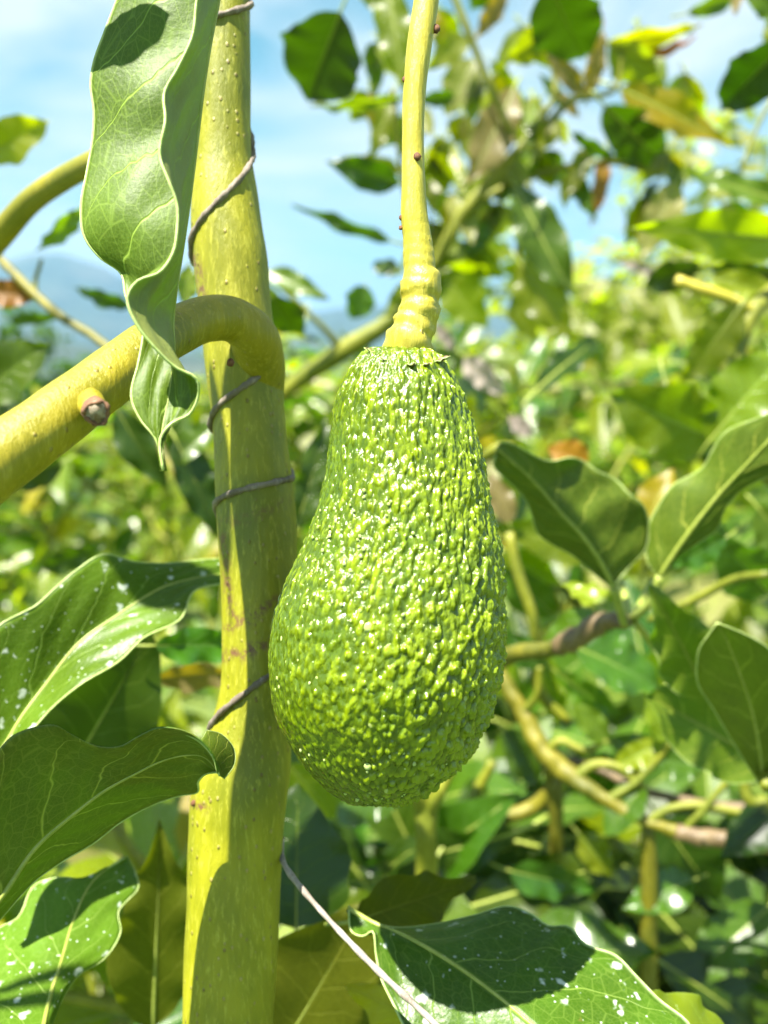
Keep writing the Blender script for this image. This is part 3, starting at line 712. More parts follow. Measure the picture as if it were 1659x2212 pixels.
def unseen_canopy():  # unseen branches and leaf clusters, added to block skylight around the trunk
    rg = random.Random(31)
    top = P(520, -900, 0.25)
    lft = P(-260, 760, 0.48)
    for hub, n in ((Vector((0.42, 0.05, 1.92)), 9), (Vector((0.38, 0.40, 2.05)), 8), (Vector((-0.62, 0.05, 1.90)), 7), (Vector((-0.55, 0.42, 2.1)), 6)):
        top = lft if hub.x < 0 else P(520, -900, 0.25)
        c = catmull([(*top, .006), (*(top.lerp(hub, .5) + Vector((0, 0, .06))), .005), (*hub, .003)], 16)
        tv, tf, tu = tube_geo(c[:, :3], c[:, 3], 8); link('branch', mesh_from('branch', tv, tf, [M['branch']], uv=tu), tree, top)
        for k in range(n * 3):
            p = hub + Vector((rg.uniform(-.12, .12), rg.uniform(-.13, .13), rg.uniform(-.12, .12)))
            ax = Vector((rg.uniform(-1, 1), rg.uniform(-1, 1), rg.uniform(-.9, .1))).normalized(); R = frame_rot(ax, Vector((rg.uniform(-.4, .4), rg.uniform(-.4, .4), 1)))
            L = rg.uniform(.09, .14); o = bpy.data.objects.new('leaf', variants('mid')[k % 5]); COL.objects.link(o); o.parent = tree
            o.location = p - wloc(tree); o.rotation_mode = 'QUATERNION'; o.rotation_quaternion = R.to_quaternion(); o.scale = (L, L, L)
unseen_canopy()

# ------------------------------------------------------------------ dry vine wound round the trunk
def vine():
    ctr = {}
    ys = np.array([t[0] for t in TP], float); ls = np.array([t[1] for t in TP], float); rs = np.array([t[2] for t in TP], float)
    fr_ = [((545, 8), (460, 55)), ((549, 340), (414, 560)), ((606, 758), (456, 925)), ((632, 1032), (464, 1100)), ((640, 1385), (452, 1590)), ]
    pts = []
    def wrap(x, y, ph, extra=1.0):
        l = np.interp(y, ys, ls); r = np.interp(y, ys, rs); c = (l + r) / 2; rad = (r - l) / 2 * 0.262 / F * extra + 0.0003
        ctr_ = P(c, 1106 + (y - 1106) * (0.262 - rad * math.sin(ph)) / 0.262, 0.262)
        return ctr_ + RGT * math.cos(ph) * rad - FWD * math.sin(ph) * rad
    segs = fr_
    def ycurve(s): return s ** 1.0
    turns = [(-60, 8)] + []
    prev = None
    for i, ((xr, yr), (xl, yl)) in enumerate(segs):
        if prev is not None:                           # behind the trunk: left to right
            for k in range(1, 7):
                f = k / 7; ph = -math.pi * (1 - f); pts.append(wrap(0, prev + (yr - prev) * f, ph))
        for k in range(11):
            f = k / 10; ph = math.pi * f
            w = 0.5 - 0.5 * math.cos(math.pi * f)
            ease = f if i != 1 else f ** 1.25
            if i == 3: ease = 1 - (1 - f) ** 0.8 if False else f ** 1.8 * 0.75 + 0.25 * f
            pts.append(wrap(0, yr + (yl - yr) * ease, ph))
        prev = yl
    for k in range(1, 7):
        f = k / 7; pts.append(wrap(0, prev + (1850 - prev) * f, -math.pi * (1 - f)))
    n_w = len(pts)
    tail = [P(612, 1862, .258), P(640, 1905, .25), P(700, 1975, .243), P(765, 2045, .237), P(820, 2100, .232), P(890, 2165, .228), P(950, 2222, .224), P(1060, 2350, .216), P(1200, 2520, .21)]
    V1 = catmull([(*p, 0.00078) for p in pts], 420)
    rad = V1[:, 3] * (1 + 0.15 * np.sin(np.arange(420) * 0.9) + 0.1 * np.sin(np.arange(420) * 2.3))
    root = thing('dry_vine', 'thin dry vine wound round the trunk, its pale end hanging to the lower right', 'vine', pts[-1])
    tv, tf, tu = tube_geo(V1[:, :3], rad, 12, lambda th, L: 0.22 * abs(math.sin(th + L * 900)) + 0.1 * math.sin(3 * th + 700 * L)); link('coil', mesh_from('coil', tv, tf, [M['vine']], uv=tu), root, pts[0])
    V2 = catmull([(*pts[-1], 0.0007)] + [(*p, 0.00082 + 0.0001 * math.sin(i * 2.2)) for i, p in enumerate(tail)], 120)
    rad = V2[:, 3] * (1 + 0.10 * np.sin(np.arange(120) * 0.8) + 0.3 * np.exp(-((np.arange(120) - 66) / 2.5) ** 2))
    tv, tf, tu = tube_geo(V2[:, :3], rad, 9); link('hanging_end', mesh_from('hanging_end', tv, tf, [M['vine_pale']], uv=tu), root, tail[0])
vine()

# ------------------------------------------------------------------ THE AVOCADO
fruit = thing('avocado', 'single bumpy bright green avocado hanging on a yellow stalk in front of the trunk', 'avocado', P(835, 1250, 0.222))
def avocado_mat():
    t = NT('avocado_skin'); tcn = t.n('ShaderNodeTexCoord'); o = tcn.outputs['Object']
    at = t.n('ShaderNodeAttribute'); at.attribute_name = 'wart'
    w = at.outputs['Fac']
    n1 = t.noise(t.mapping(o, scale=(1, 1, 0.35)), 420, 4, 0.6); n2 = t.noise(o, 60, 3)
    c = t.mix(t.ramp(w, 0.0, 0.9), (0.048, 0.084, 0.0001), (0.176, 0.240, 0.0002))  # warts are naturally paler; valleys also carry crease shade painted into the colour
    c = t.mix(t.ramp(n1, 0.35, 0.7, 0, 0.45), c, (0.095, 0.15, 0.001))
    c = t.mix(t.ramp(n2, 0.4, 0.65, 0, 0.35), c, (0.06, 0.12, 0.001))
    # pale lenticels
    vo = t.voro(t.mapping(o, scale=(1, 1, 0.75)), 270); rr = t.n('ShaderNodeSeparateColor'); t.set(rr.inputs[0], vo.outputs['Color'])
    ln = t.math('MULTIPLY', t.math('GREATER_THAN', rr.outputs[0], 0.66), t.ramp(vo.outputs['Distance'], 0.17, 0.07))
    c = t.mix(t.math('MULTIPLY', ln, 0.75), c, (0.36, 0.42, 0.14))
    # fine vertical fibre grain
    g = t.noise(t.mapping(o, scale=(1, 1, 0.22)), 1500, 3, 0.6)
    vf = t.voro(t.mapping(o, scale=(1, 1, 0.5)), 700)
    h = t.math('MULTIPLY_ADD', g, 0.5, t.math('MULTIPLY', vf.outputs['Distance'], -1.1))
    h = t.math('MULTIPLY_ADD', n1, 1.0, h)
    p = t.n('ShaderNodeBsdfPrincipled'); t.set(p.inputs['Base Color'], c)
    t.set(p.inputs['Roughness'], t.math('MULTIPLY_ADD', n1, 0.20, 0.11)); t.set(p.inputs['Normal'], t.bump(h, 1.0, 0.00060))
    p.inputs['Specular IOR Level'].default_value = 0.6
    p.inputs['Coat Weight'].default_value = 0.06; p.inputs['Coat Roughness'].default_value = 0.2
    t.set(t.out.inputs['Surface'], p.outputs[0])
    return t.m
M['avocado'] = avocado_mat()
def avocado_body():
    d0 = 0.222
    Lp = [(868, 752), (815, 752), (782, 762), (757, 790), (737, 830), (722, 880), (711, 950), (698, 1035), (678, 1115), (645, 1195), (610, 1275), (586, 1360), (579, 1435), (586, 1500), (606, 1562), (642, 1632), (692, 1688), (760, 1725), (838, 1737)]
    Rp = [(868, 752), (915, 757), (945, 772), (975, 805), (998, 850), (1016, 905), (1032, 965), (1048, 1035), (1062, 1115), (1076, 1200), (1084, 1290), (1086, 1375), (1078, 1450), (1057, 1528), (1022, 1600), (972, 1664), (925, 1702), (880, 1727), (838, 1737)]
    M_, N_ = 620, 560
    L = catmull([(x, y, 0) for x, y in Lp], M_); R = catmull([(x, y, 0) for x, y in Rp], M_)
    # pair the two silhouettes row by row; rows tilt slightly with the fruit
    sc = d0 / F
    cx = (L[:, 0] + R[:, 0]) / 2; cy_ = (L[:, 1] + R[:, 1]) / 2; hw = np.hypot(R[:, 0] - L[:, 0], R[:, 1] - L[:, 1]) / 2
    ex = (R[:, :2] - L[:, :2]); ex /= np.linalg.norm(ex, axis=1)[:, None] + 1e-9; ex[0] = ex[1]; ex[-1] = ex[-2]
    th = np.linspace(0, 2 * math.pi, N_, endpoint=False)
    X = (cx[:, None] + hw[:, None] * ex[:, 0][:, None] * np.cos(th)[None]) ; Yp = cy_[:, None] + hw[:, None] * ex[:, 1][:, None] * np.cos(th)[None]
    depth = d0 - hw[:, None] * sc * 0.97 * np.sin(th)[None]
    Xw = (X - 829.5) * sc; Yw = -(Yp - 1106) * sc
    Pt = np.array(CAM)[None, None] + Xw[..., None] * np.array(RGT) + Yw[..., None] * np.array(UPV) + depth[..., None] * np.array(FWD)
    dv = np.gradient(Pt, axis=0); du = np.roll(Pt, -1, 1) - np.roll(Pt, 1, 1)
    Nn = np.cross(dv, du); ln = np.linalg.norm(Nn, axis=2)[..., None]; Nn = Nn / (ln + 1e-15)
    ctr = np.mean(Pt, axis=1, keepdims=True)
    if np.sum(Nn[M_ // 2] * (Pt[M_ // 2] - ctr[M_ // 2])) < 0: Nn = -Nn
    S = np.concatenate([[0], np.cumsum(np.linalg.norm(np.diff((L + R)[:, :2] / 2, axis=0), axis=1))]) * sc
    S2 = np.concatenate([[0], np.cumsum(np.linalg.norm(np.diff(L[:, :2], axis=0), axis=1))]) * sc
    Rr = hw * sc
    H = np.zeros((M_, N_))
    rg = np.random.default_rng(4)
    sp = 0.00150; rowp = np.interp(np.arange(0, S2[-1], sp * 1.12), S2, np.arange(M_))
    for ri, rp in enumerate(rowp):
        i0 = int(rp); r_here = max(Rr[i0], 1e-4); nb = max(3, int(2 * math.pi * r_here / sp))
        for k in range(nb):
            thc = 2 * math.pi * (k + rg.uniform(-.42, .42) + (ri % 2) * 0.5) / nb; sc_i = np.clip(rp + rg.uniform(-.55, .55) * (sp / (S2[-1] / M_)), 0, M_ - 1)
            f = sc_i / M_
            right = 0.5 + 0.5 * math.cos(thc)
            big = rg.uniform(0.6, 1.5) * (0.74 + 0.62 * right * min(1, .3 + f))
            elong = 3.3 - 2.2 * min(1, f * 0.80 + 0.5 * right * f)
            rx = sp * 0.55 * big; ry = rx * max(0.95, elong)
            amp = rg.uniform(0.25, 1.15) * (0.30 + 0.72 * right ** 1.2 * min(1, 0.40 + f)) * 0.00108
            if f > 0.55: amp *= 0.75 + 0.35 * right
            if rg.random() < 0.2: continue
            ii = np.arange(max(0, int(sc_i - ry / (S2[-1] / M_) * 1.4) - 1), min(M_, int(sc_i + ry / (S2[-1] / M_) * 1.4) + 2))
            kk0 = thc / (2 * math.pi) * N_; half = min(N_ // 2 - 1, int(rx / (2 * math.pi * r_here) * N_ * 1.2) + 2)
            kk = np.arange(int(kk0) - half, int(kk0) + half + 1)
            dy = (ii[:, None] - sc_i) * (S2[-1] / M_) / ry; dx = (kk[None] - kk0) / N_ * 2 * math.pi * Rr[ii][:, None] / rx
            q = np.clip(1 - (dx * dx + dy * dy), 0, 1)
            hh = amp * q ** 0.95
            kk = kk % N_
            sub = H[np.ix_(ii, kk)]; H[np.ix_(ii, kk)] = np.maximum(sub, hh) + 0.25 * np.minimum(sub, hh)
    def vnoise(a, b, seed):
        g = np.random.default_rng(seed).random((a + 2, b)); yy = np.linspace(0, a, M_); xx = np.linspace(0, b, N_, endpoint=False)
        y0 = yy.astype(int); fy = (yy - y0)[:, None]; x0 = xx.astype(int); fx = (xx - x0)[None]; fy = fy * fy * (3 - 2 * fy); fx = fx * fx * (3 - 2 * fx)
        A_ = g[np.ix_(y0, x0 % b)]; B_ = g[np.ix_(y0, (x0 + 1) % b)]; C_ = g[np.ix_(y0 + 1, x0 % b)]; D_ = g[np.ix_(y0 + 1, (x0 + 1) % b)]
        return (A_ * (1 - fx) + B_ * fx) * (1 - fy) + (C_ * (1 - fx) + D_ * fx) * fy
    H = H * (0.45 + 0.75 * vnoise(90, 130, 1) + 0.35 * vnoise(200, 260, 2)) + 0.00016 * (vnoise(110, 220, 3) - .5) + 0.00010 * (vnoise(180, 420, 4) - .5)
    fade = np.clip(np.arange(M_) / 28, 0, 1)[:, None]
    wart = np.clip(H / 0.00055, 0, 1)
    und = 0.00022 * fbm(th[None] * 3 + 0 * S2[:, None], S2[:, None] * 260 + 0 * th[None], 8, 3, 1.0)
    Pt = Pt + Nn * ((H - 0.0003) * fade + und * fade)[..., None]
    a = np.arange(M_ - 1)[:, None] * N_ + np.arange(N_)[None]; b = np.arange(M_ - 1)[:, None] * N_ + (np.arange(N_)[None] + 1) % N_
    Fc = np.stack([a, a + N_, b + N_, b], 2).reshape(-1, 4)
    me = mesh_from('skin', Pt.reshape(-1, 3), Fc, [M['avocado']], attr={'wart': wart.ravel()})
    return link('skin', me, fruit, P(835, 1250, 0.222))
avocado_body()
# small raised corky spots on the skin, the size of pinheads
def skin_flecks():
    prof = [(900, 711, 1012), (1100, 682, 1060), (1300, 603, 1084), (1450, 581, 1078), (1600, 626, 1022), (1690, 695, 940)]
    rg = random.Random(12)
    ysf = [p[0] for p in prof]
    big_ones = [(623, 1365, 13), (688, 1325, 9), (800, 1325, 16), (820, 1475, 12), (855, 1517, 9), (797, 1600, 11), (640, 1548, 8), (738, 1512, 8), (905, 1490, 7), (775, 1690, 8), (815, 1685, 9), (660, 1590, 7)]
    V = []; Fc = []
    def add(x, y, r):
        l = np.interp(y, ysf, [p[1] for p in prof]); rr = np.interp(y, ysf, [p[2] for p in prof]); c = (l + rr) / 2; hw = (rr - l) / 2
        u = (x - c) / hw
        if abs(u) > 0.93: return
        sc = 0.222 / F; dep = 0.222 - hw * sc * math.sqrt(1 - u * u) * 0.97
        k = dep / 0.222 if False else 1.0
        cpt = CAM + RGT * ((x - 829.5) * sc) + UPV * (-(y - 1106) * sc) + FWD * (dep - 0.00025)
        nrm = (RGT * u - FWD * math.sqrt(1 - u * u)).normalized(); R = frame_rot(UPV, nrm); rm = r * sc
        b = len(V); m = 8
        for i, (q, h) in enumerate(((1.0, -0.3), (0.8, 0.35), (0.4, 0.6))):
            for j in range(m):
                th = 2 * math.pi * j / m; e = 1 + rg.uniform(-.25, .25)
                V.append(cpt + R @ Vector((math.cos(th) * rm * q * e, math.sin(th) * rm * q * e * 1.15, h * rm * 0.6)))
        V.append(cpt + nrm * rm * 0.4)
        for i in range(2):
            for j in range(m): Fc.append((b + i * m + j, b + i * m + (j + 1) % m, b + (i + 1) * m + (j + 1) % m, b + (i + 1) * m + j))
        for j in range(m): Fc.append((b + 2 * m + j, b + 2 * m + (j + 1) % m, b + 3 * m))
    for x, y, r in big_ones: add(x, y, r * 0.62)
    for _ in range(260):
        y = rg.uniform(1050, 1690) ; x = rg.uniform(585, 1080); add(x, y, rg.uniform(2.2, 4.4))
    o = link('skin_fleck', mesh_from('skin_fleck', V, Fc, [simple('pale_fleck', (0.40, 0.46, 0.18), 0.3, 600, (0.28, 0.36, 0.08))]), fruit, P(835, 1250, 0.222)); o['kind'] = 'stuff'
skin_flecks()

def stalk():
    path = [(1010, -1180, 0.216, 22), (980, -700, 0.218, 24), (945, -300, 0.220, 26), (921, 0, 0.221, 27), (906, 100, 0.221, 27), (896, 190, 0.221, 25), (892, 300, 0.221, 24), (893, 400, 0.221, 26), (894, 460, 0.221, 29), (902, 520, 0.221, 31), (905, 560, 0.221, 34), (907, 588, 0.221, 36),
            (910, 604, 0.221, 44), (909, 622, 0.221, 45), (907, 650, 0.221, 42), (904, 680, 0.221, 46), (893, 712, 0.221, 46), (882, 742, 0.221, 52), (874, 765, 0.222, 52), (872, 782, 0.222, 46)]
    w = []
    for x, y, d, r in path:
        p = P(x, y, d); w.append((p.x, p.y, p.z, r * d / F))
    c = catmull(w, 420); pts = c[:, :3]; tot = np.concatenate([[0], np.cumsum(np.linalg.norm(np.diff(pts, axis=0), axis=1))])
    Lend = tot[-1]
    def rel(th, L):
        s = Lend - L
        k = max(0.0, min(1.0, (0.0225 - s) / 0.002))     # the warty swollen part
        k2 = max(0.0, min(1.0, (0.040 - s) / 0.015))
        r = 0.012 * math.sin(3 * th + 60 * L) + 0.010 * math.sin(2 * th - 90 * L)
        nv_ = mnoise.noise(Vector((math.cos(th) * 1.6, math.sin(th) * 1.6, s * 420))) + 0.6 * mnoise.noise(Vector((math.cos(th) * 4, math.sin(th) * 4, s * 1100)))
        r += k * (0.040 * math.sin(s * 1450 + 1.5 * mnoise.noise(Vector((math.cos(th), math.sin(th), s * 90)))) + 0.085 * nv_)
        r += 0.03 * (1 - k) * mnoise.noise(Vector((math.cos(th) * 1.5, math.sin(th) * 1.5, s * 140)))
        r += k2 * (1 - k) * 0.018 * math.sin(s * 2300 + math.sin(2 * th))
        return r
    V, Fc, U = tube_geo(pts, c[:, 3], 40, rel)
    o = link('stalk', mesh_from('stalk', V, Fc, [M['stalk']], uv=U), fruit, P(893, 400, .221))
    for x, y, r in ((901, 338, 9), (906, 587, 8), (869, 470, 7), (876, 172, 8), (941, 62, 10), (866, 492, 5)):
        bead('bud_scar', o, x, y, 0.221 - (24 if 885 < x < 915 else 6) * 0.221 / F, r * 0.22 / F, M['bud'], 0.6, x)
stalk()
def calyx():
    items = [(828, 762, -0.9, 24), (850, 776, -0.3, 20), (880, 783, 0.1, 24), (905, 784, 0.2, 22), (930, 778, 0.6, 26), (812, 758, -1.3, 16), (865, 768, 2.5, 18), (895, 771, 3.0, 16)]
    for i, (x, y, a, r) in enumerate(items):
        d = 0.2112 + 0.0075 * abs(math.sin(a)) if abs(a) < 2 else 0.229; c = P(x, y + 5, d); s = r * 1.05 * 0.22 / F
        ax = (RGT * math.sin(a) * 1.6 - UPV * 0.25 * math.cos(a) - FWD * 0.35 * max(0.2, math.cos(a))).normalized(); R = frame_rot(ax, UPV * 0.8 - FWD * 0.5)
        G, u, v = blade_grid(s * 1.5, s * 0.9, 8, 5, fold=0.5, bend=-0.45, wave=0.06, seed=i)
        Gw = np.array([[tuple(c + R @ Vector(q)) for q in row] for row in G])
        surf_leaf('calyx_scale', fruit, Gw, [M['calyx'], M['calyx']], thick=0.0003, rib=False, U=u, Vv=v, origin=c)
calyx()

# ------------------------------------------------------------------ RIGHT: near leafy branch
rt = thing('avocado_tree', 'avocado shoot right of the fruit, pair of dark leaves on a knobbly brown twig', 'tree', (P(1700, 1500, .5).x + 0.05, P(1700, 1500, .5).y, 0))
Fm = [(1325, 1268, .40), (1300, 1218, .395), (1265, 1166, .39), (1210, 1106, .385), (1155, 1042, .38), (1110, 1000, .375), (1072, 968, .37)]
Ft = [(1327, 1264, .40), (1362, 1222, .402), (1395, 1185, .402), (1400, 1122, .40), (1386, 1087, .395), (1360, 1067, .392), (1330, 1036, .392), (1290, 1017, .388), (1260, 996, .386), (1230, 988, .380), (1190, 996, .378), (1150, 982, .376), (1110, 960, .373), (1082, 956, .371)]
Fb = [(1322, 1270, .40), (1270, 1228, .40), (1235, 1198, .40), (1195, 1177, .398), (1160, 1150, .395), (1148, 1110, .392), (1137, 1082, .388), (1100, 1042, .382), (1082, 1025, .378), (1066, 1005, .374), (1070, 985, .372)]
rail_leaf(rt, [Ft, Fm, Fb], [-1, 0, 1], [M['upper'], M['under']], nv=60, nu=9, bulge=0.0008, rim_r=0.0003, rib_r=0.0012, label='dark leaf of the pair, pointing left towards the fruit')
Gm = [(1425, 1244, .40), (1480, 1162, .39), (1550, 1072, .38), (1610, 1007, .37), (1665, 948, .362), (1760, 860, .35), (1840, 790, .34)]
Gl = [(1423, 1246, .40), (1400, 1217, .402), (1396, 1170, .403), (1402, 1132, .401), (1420, 1095, .398), (1455, 1047, .393), (1490, 1028, .390), (1518, 1010, .386), (1538, 975, .381), (1560, 940, .376), (1590, 920, .371), (1625, 908, .366), (1665, 890, .36), (1740, 830, .35), (1840, 786, .34)]
Gr = [(1427, 1245, .40), (1465, 1202, .395), (1500, 1178, .392), (1550, 1142, .388), (1566, 1100, .382), (1600, 1060, .377), (1645, 1035, .370), (1720, 1000, .36), (1800, 900, .348), (1842, 794, .34)]
rail_leaf(rt, [Gl, Gm, Gr], [-1, 0, 1], [M['under'], M['upper']], nv=60, nu=9, bulge=0.0008, rim_r=0.0003, rib_r=0.0013, label='large leaf of the pair rising to the right edge, pale where the sun comes through')
for pth in ([(1325, 1268, .40, 9), (1338, 1310, .405, 9), (1350, 1350, .41, 10)], [(1425, 1244, .40, 9), (1405, 1300, .405, 9), (1370, 1335, .41, 10)], [(1340, 1255, .43, 9), (1352, 1300, .42, 9), (1358, 1340, .41, 9)], [(1410, 1250, .44, 7), (1385, 1300, .43, 7), (1368, 1335, .41, 8)],
            [(1440, 1440, .48, 8), (1400, 1380, .44, 8), (1368, 1340, .41, 9)], [(1280, 1300, .44, 9), (1310, 1330, .425, 9), (1350, 1345, .41, 10)]):
    branch('petiole', rt, pth, M['rib'], n=10, sides=8)
branch('branch', rt, [(900, 1560, .60, 22), (980, 1490, .56, 20), (1040, 1448, .53, 19), (1085, 1424, .50, 20), (1130, 1408, .47, 19), (1190, 1402, .45, 18), (1215, 1390, .44, 19)], M['limb'], n=60, sides=14)
kb = branch('brown_knob_twig', rt, [(1205, 1398, .443, 20), (1235, 1382, .435, 26), (1260, 1370, .43, 22), (1285, 1352, .425, 25), (1310, 1340, .42, 19), (1345, 1342, .412, 17), (1362, 1338, .41, 13)], M['brown_bark'], n=50, sides=14, relief=lambda th, L: 0.08 * math.sin(700 * L + th) + 0.05 * math.sin(4 * th + 900 * L))
px_leaf(rt, 1290, 1325, .44, 1150, 1410, .46, 70, 'mid', roll=0.5, fold=.25, bend=.1, wave=.04)
px_leaf(rt, 1330, 1320, .43, 1215, 1250, .45, 55, 'bright', roll=0.6, fold=.3, bend=.1, wave=.05)
# leaves lower right, seen from below
Im = [(1650, 1700, .385), (1640, 1620, .376), (1625, 1540, .366), (1600, 1460, .354), (1575, 1395, .343), (1550, 1345, .334)]
Il = [(1645, 1700, .36), (1612, 1650, .36), (1575, 1590, .36), (1540, 1530, .362), (1507, 1475, .363), (1505, 1435, .362), (1512, 1398, .36), (1535, 1365, .358), (1549, 1345, .355)]
Ir = [(1655, 1700, .36), (1700, 1640, .356), (1720, 1540, .352), (1700, 1450, .35), (1660, 1400, .351), (1610, 1370, .353), (1552, 1346, .355)]
Il, Ir = [[(x, y, 0.334 + (y - 1345) / 355 * 0.051) for x, y, d in q] for q in (Il, Ir)]
rail_leaf(rt, [Il, Im, Ir], [-1, 0, 1], [M['under'], M['upper']], nv=50, nu=8, bulge=0.0006, rim_r=0.00025, rib_r=0.0010)
px_leaf(rt, 1525, 1500, .40, 1428, 1295, .365, 135, 'under', roll=0.15, fold=.2, bend=.1, wave=.05)
px_leaf(rt, 1655, 1650, .42, 1415, 1505, .39, 180, 'under', roll=0.15, fold=.25, bend=.1, wave=.05, nv=26)
px_leaf(rt, 1700, 1560, .45, 1540, 1610, .45, 110, 'mid', roll=0.4)
branch('branch', rt, [(1820, 1420, .52, 22), (1700, 1500, .46, 18), (1655, 1700, .37, 13)], M['shoot'], n=20, sides=8)
branch('stem', rt, [(1640, 3900, .66, 30), (1800, 2400, .6, 28), (1850, 1700, .56, 25), (1820, 1420, .52, 22)], M['branch'], n=40, sides=12)

# ------------------------------------------------------------------ MIDDLE: thick yellow limb and shoots lower right
lt = thing('avocado_tree', 'low avocado bush at lower right with a thick yellow limb crossing behind the fruit', 'tree', (P(1250, 2100, .9).x, P(1250, 2100, .9).y, 0))
branch('limb', lt, [(1010, 1330, .62, 16), (1075, 1450, .61, 18), (1130, 1540, .60, 17), (1180, 1630, .59, 22), (1240, 1680, .58, 20), (1310, 1728, .57, 15), (1400, 1775, .56, 13), (1470, 1800, .555, 16)], M['limb'], n=110, sides=18, relief=lambda th, L: 0.07 * math.sin(150 * L + 2 * th) + 0.05 * math.sin(420 * L + th))
branch('limb', lt, [(1460, 1795, .555, 18), (1510, 1808, .55, 20), (1560, 1812, .547, 19), (1600, 1815, .544, 15), (1680, 1835, .54, 17), (1800, 1880, .53, 18)], M['brown_bark'], n=40, sides=14, relief=lambda th, L: 0.07 * math.sin(500 * L + th))
branch('shoot', lt, [(1190, 1650, .6, 22), (1195, 1700, .61, 19), (1150, 1745, .62, 17), (1090, 1762, .62, 17), (1045, 1755, .62, 17), (1020, 1730, .62, 13)], M['limb'], n=30, sides=10)
branch('shoot', lt, [(1018, 1740, .62, 15), (1030, 1710, .62, 13), (1065, 1645, .615, 11)], M['shoot'], n=14, sides=8)
branch('shoot', lt, [(925, 1960, .52, 26), (922, 1870, .51, 24), (920, 1800, .50, 23), (918, 1740, .50, 26), (885, 1700, .49, 14), (860, 1660, .49, 12)], M['shoot'], n=30, sides=10)
branch('shoot', lt, [(925, 1755, .50, 18), (950, 1710, .49, 14), (975, 1660, .49, 12)], M['shoot'], n=14, sides=8)
branch('shoot', lt, [(925, 2300, .56, 30), (930, 2050, .53, 26), (925, 1890, .515, 26)], M['brown_bark'], n=14, sides=10)
branch('shoot', lt, [(1395, 2400, .60, 21), (1400, 2212, .59, 20), (1402, 2000, .58, 19), (1402, 1860, .57, 18), (1398, 1775, .565, 14)], M['limb'], n=30, sides=12)
branch('shoot', lt, [(1230, 1640, .66, 8), (1300, 1665, .65, 8), (1380, 1705, .64, 11), (1450, 1722, .63, 9), (1560, 1745, .62, 14), (1660, 1740, .61, 13)], M['brown_bark'], n=30, sides=10)
branch('shoot', lt, [(1660, 1735, .6, 16), (1620, 1730, .6, 14), (1610, 1690, .6, 11), (1640, 1620, .59, 9)], M['shoot'], n=16, sides=8)
branch('stem', lt, [(1300, 4200, .80, 36), (1250, 2900, .72, 40), (1215, 2300, .70, 20), (1205, 1950, .64, 16), (1200, 1660, .60, 15)], M['limb'], n=50, sides=14)
for pth in ([(1240, 1680, .58, 14), (1290, 1650, .575, 11), (1330, 1655, .57, 9), (1390, 1700, .565, 8)], [(1310, 1728, .57, 11), (1360, 1700, .565, 9), (1420, 1640, .56, 8), (1450, 1600, .555, 6)], [(1400, 1775, .56, 10), (1450, 1745, .555, 9), (1520, 1740, .55, 9), (1600, 1755, .545, 8), (1680, 1750, .54, 8)],
            [(1180, 1630, .59, 12), (1210, 1600, .585, 9), (1265, 1620, .58, 8), (1310, 1600, .575, 6)], [(1470, 1800, .555, 9), (1500, 1770, .55, 8), (1560, 1700, .545, 7), (1600, 1650, .54, 6)], [(1130, 1540, .60, 10), (1160, 1500, .59, 8), (1165, 1440, .585, 7)]):
    branch('shoot', lt, pth, M['shoot'], n=20, sides=8, relief=lambda th, L: 0.08 * math.sin(300 * L + th))
for a in ((1330, 1655, .57, 1440, 1600, .56, 60, 'bright'), (1450, 1600, .555, 1400, 1500, .55, 70, 'bright'), (1310, 1600, .575, 1240, 1520, .57, 60, 'mid'), (1600, 1650, .54, 1560, 1540, .54, 80, 'mid'), (1420, 1640, .56, 1530, 1660, .55, 70, 'bluish'), (1390, 1700, .565, 1300, 1800, .56, 80, 'mid'), (1680, 1750, .54, 1560, 1850, .53, 90, 'dark'), (1165, 1440, .585, 1100, 1370, .58, 70, 'bluish'),
          (1500, 1900, .58, 1350, 1960, .57, 90, 'bluish'), (1250, 1800, .6, 1330, 1900, .6, 70, 'bright')):
    px_leaf(lt, *a, roll=random.uniform(-.5, .5), fold=.25, bend=.12, wave=.04)
for a in ((1105, 1800, .60, 760, 1905, .62, 100, 'dark'), (1010, 1960, .6, 1390, 1850, .62, 130, 'dark'), (1120, 2060, .58, 1410, 2040, .56, 150, 'bluish'), (1420, 1760, .62, 1560, 1960, .62, 190, 'dark'), (1170, 1830, .66, 1480, 1900, .7, 110, 'dark'),
          (620, 1650, .50, 740, 1780, .52, 110, 'bright'), (880, 1700, .55, 660, 1760, .56, 110, 'bluish'), (700, 1940, .5, 880, 2010, .5, 90, 'olive'), (1100, 1880, .6, 1290, 1930, .6, 80, 'bluish'), (1430, 2080, .60, 1680, 2230, .6, 130, 'dark'), (1660, 1960, .62, 1480, 2120, .6, 120, 'mid'),
          (1180, 1420, .62, 1200, 1570, .62, 75, 'bright'), (1200, 1450, .6, 1350, 1560, .6, 60, 'mid'), (1250, 1400, .58, 1440, 1480, .58, 120, 'bluish'), (1090, 1580, .66, 1180, 1700, .66, 90, 'dark'), (980, 1800, .62, 1130, 1640, .7, 100, 'dark'), (1310, 1600, .62, 1500, 1640, .62, 60, 'bluish')):
    px_leaf(lt, *a, roll=random.uniform(-.6, .6), fold=.25, bend=.12, wave=.04)

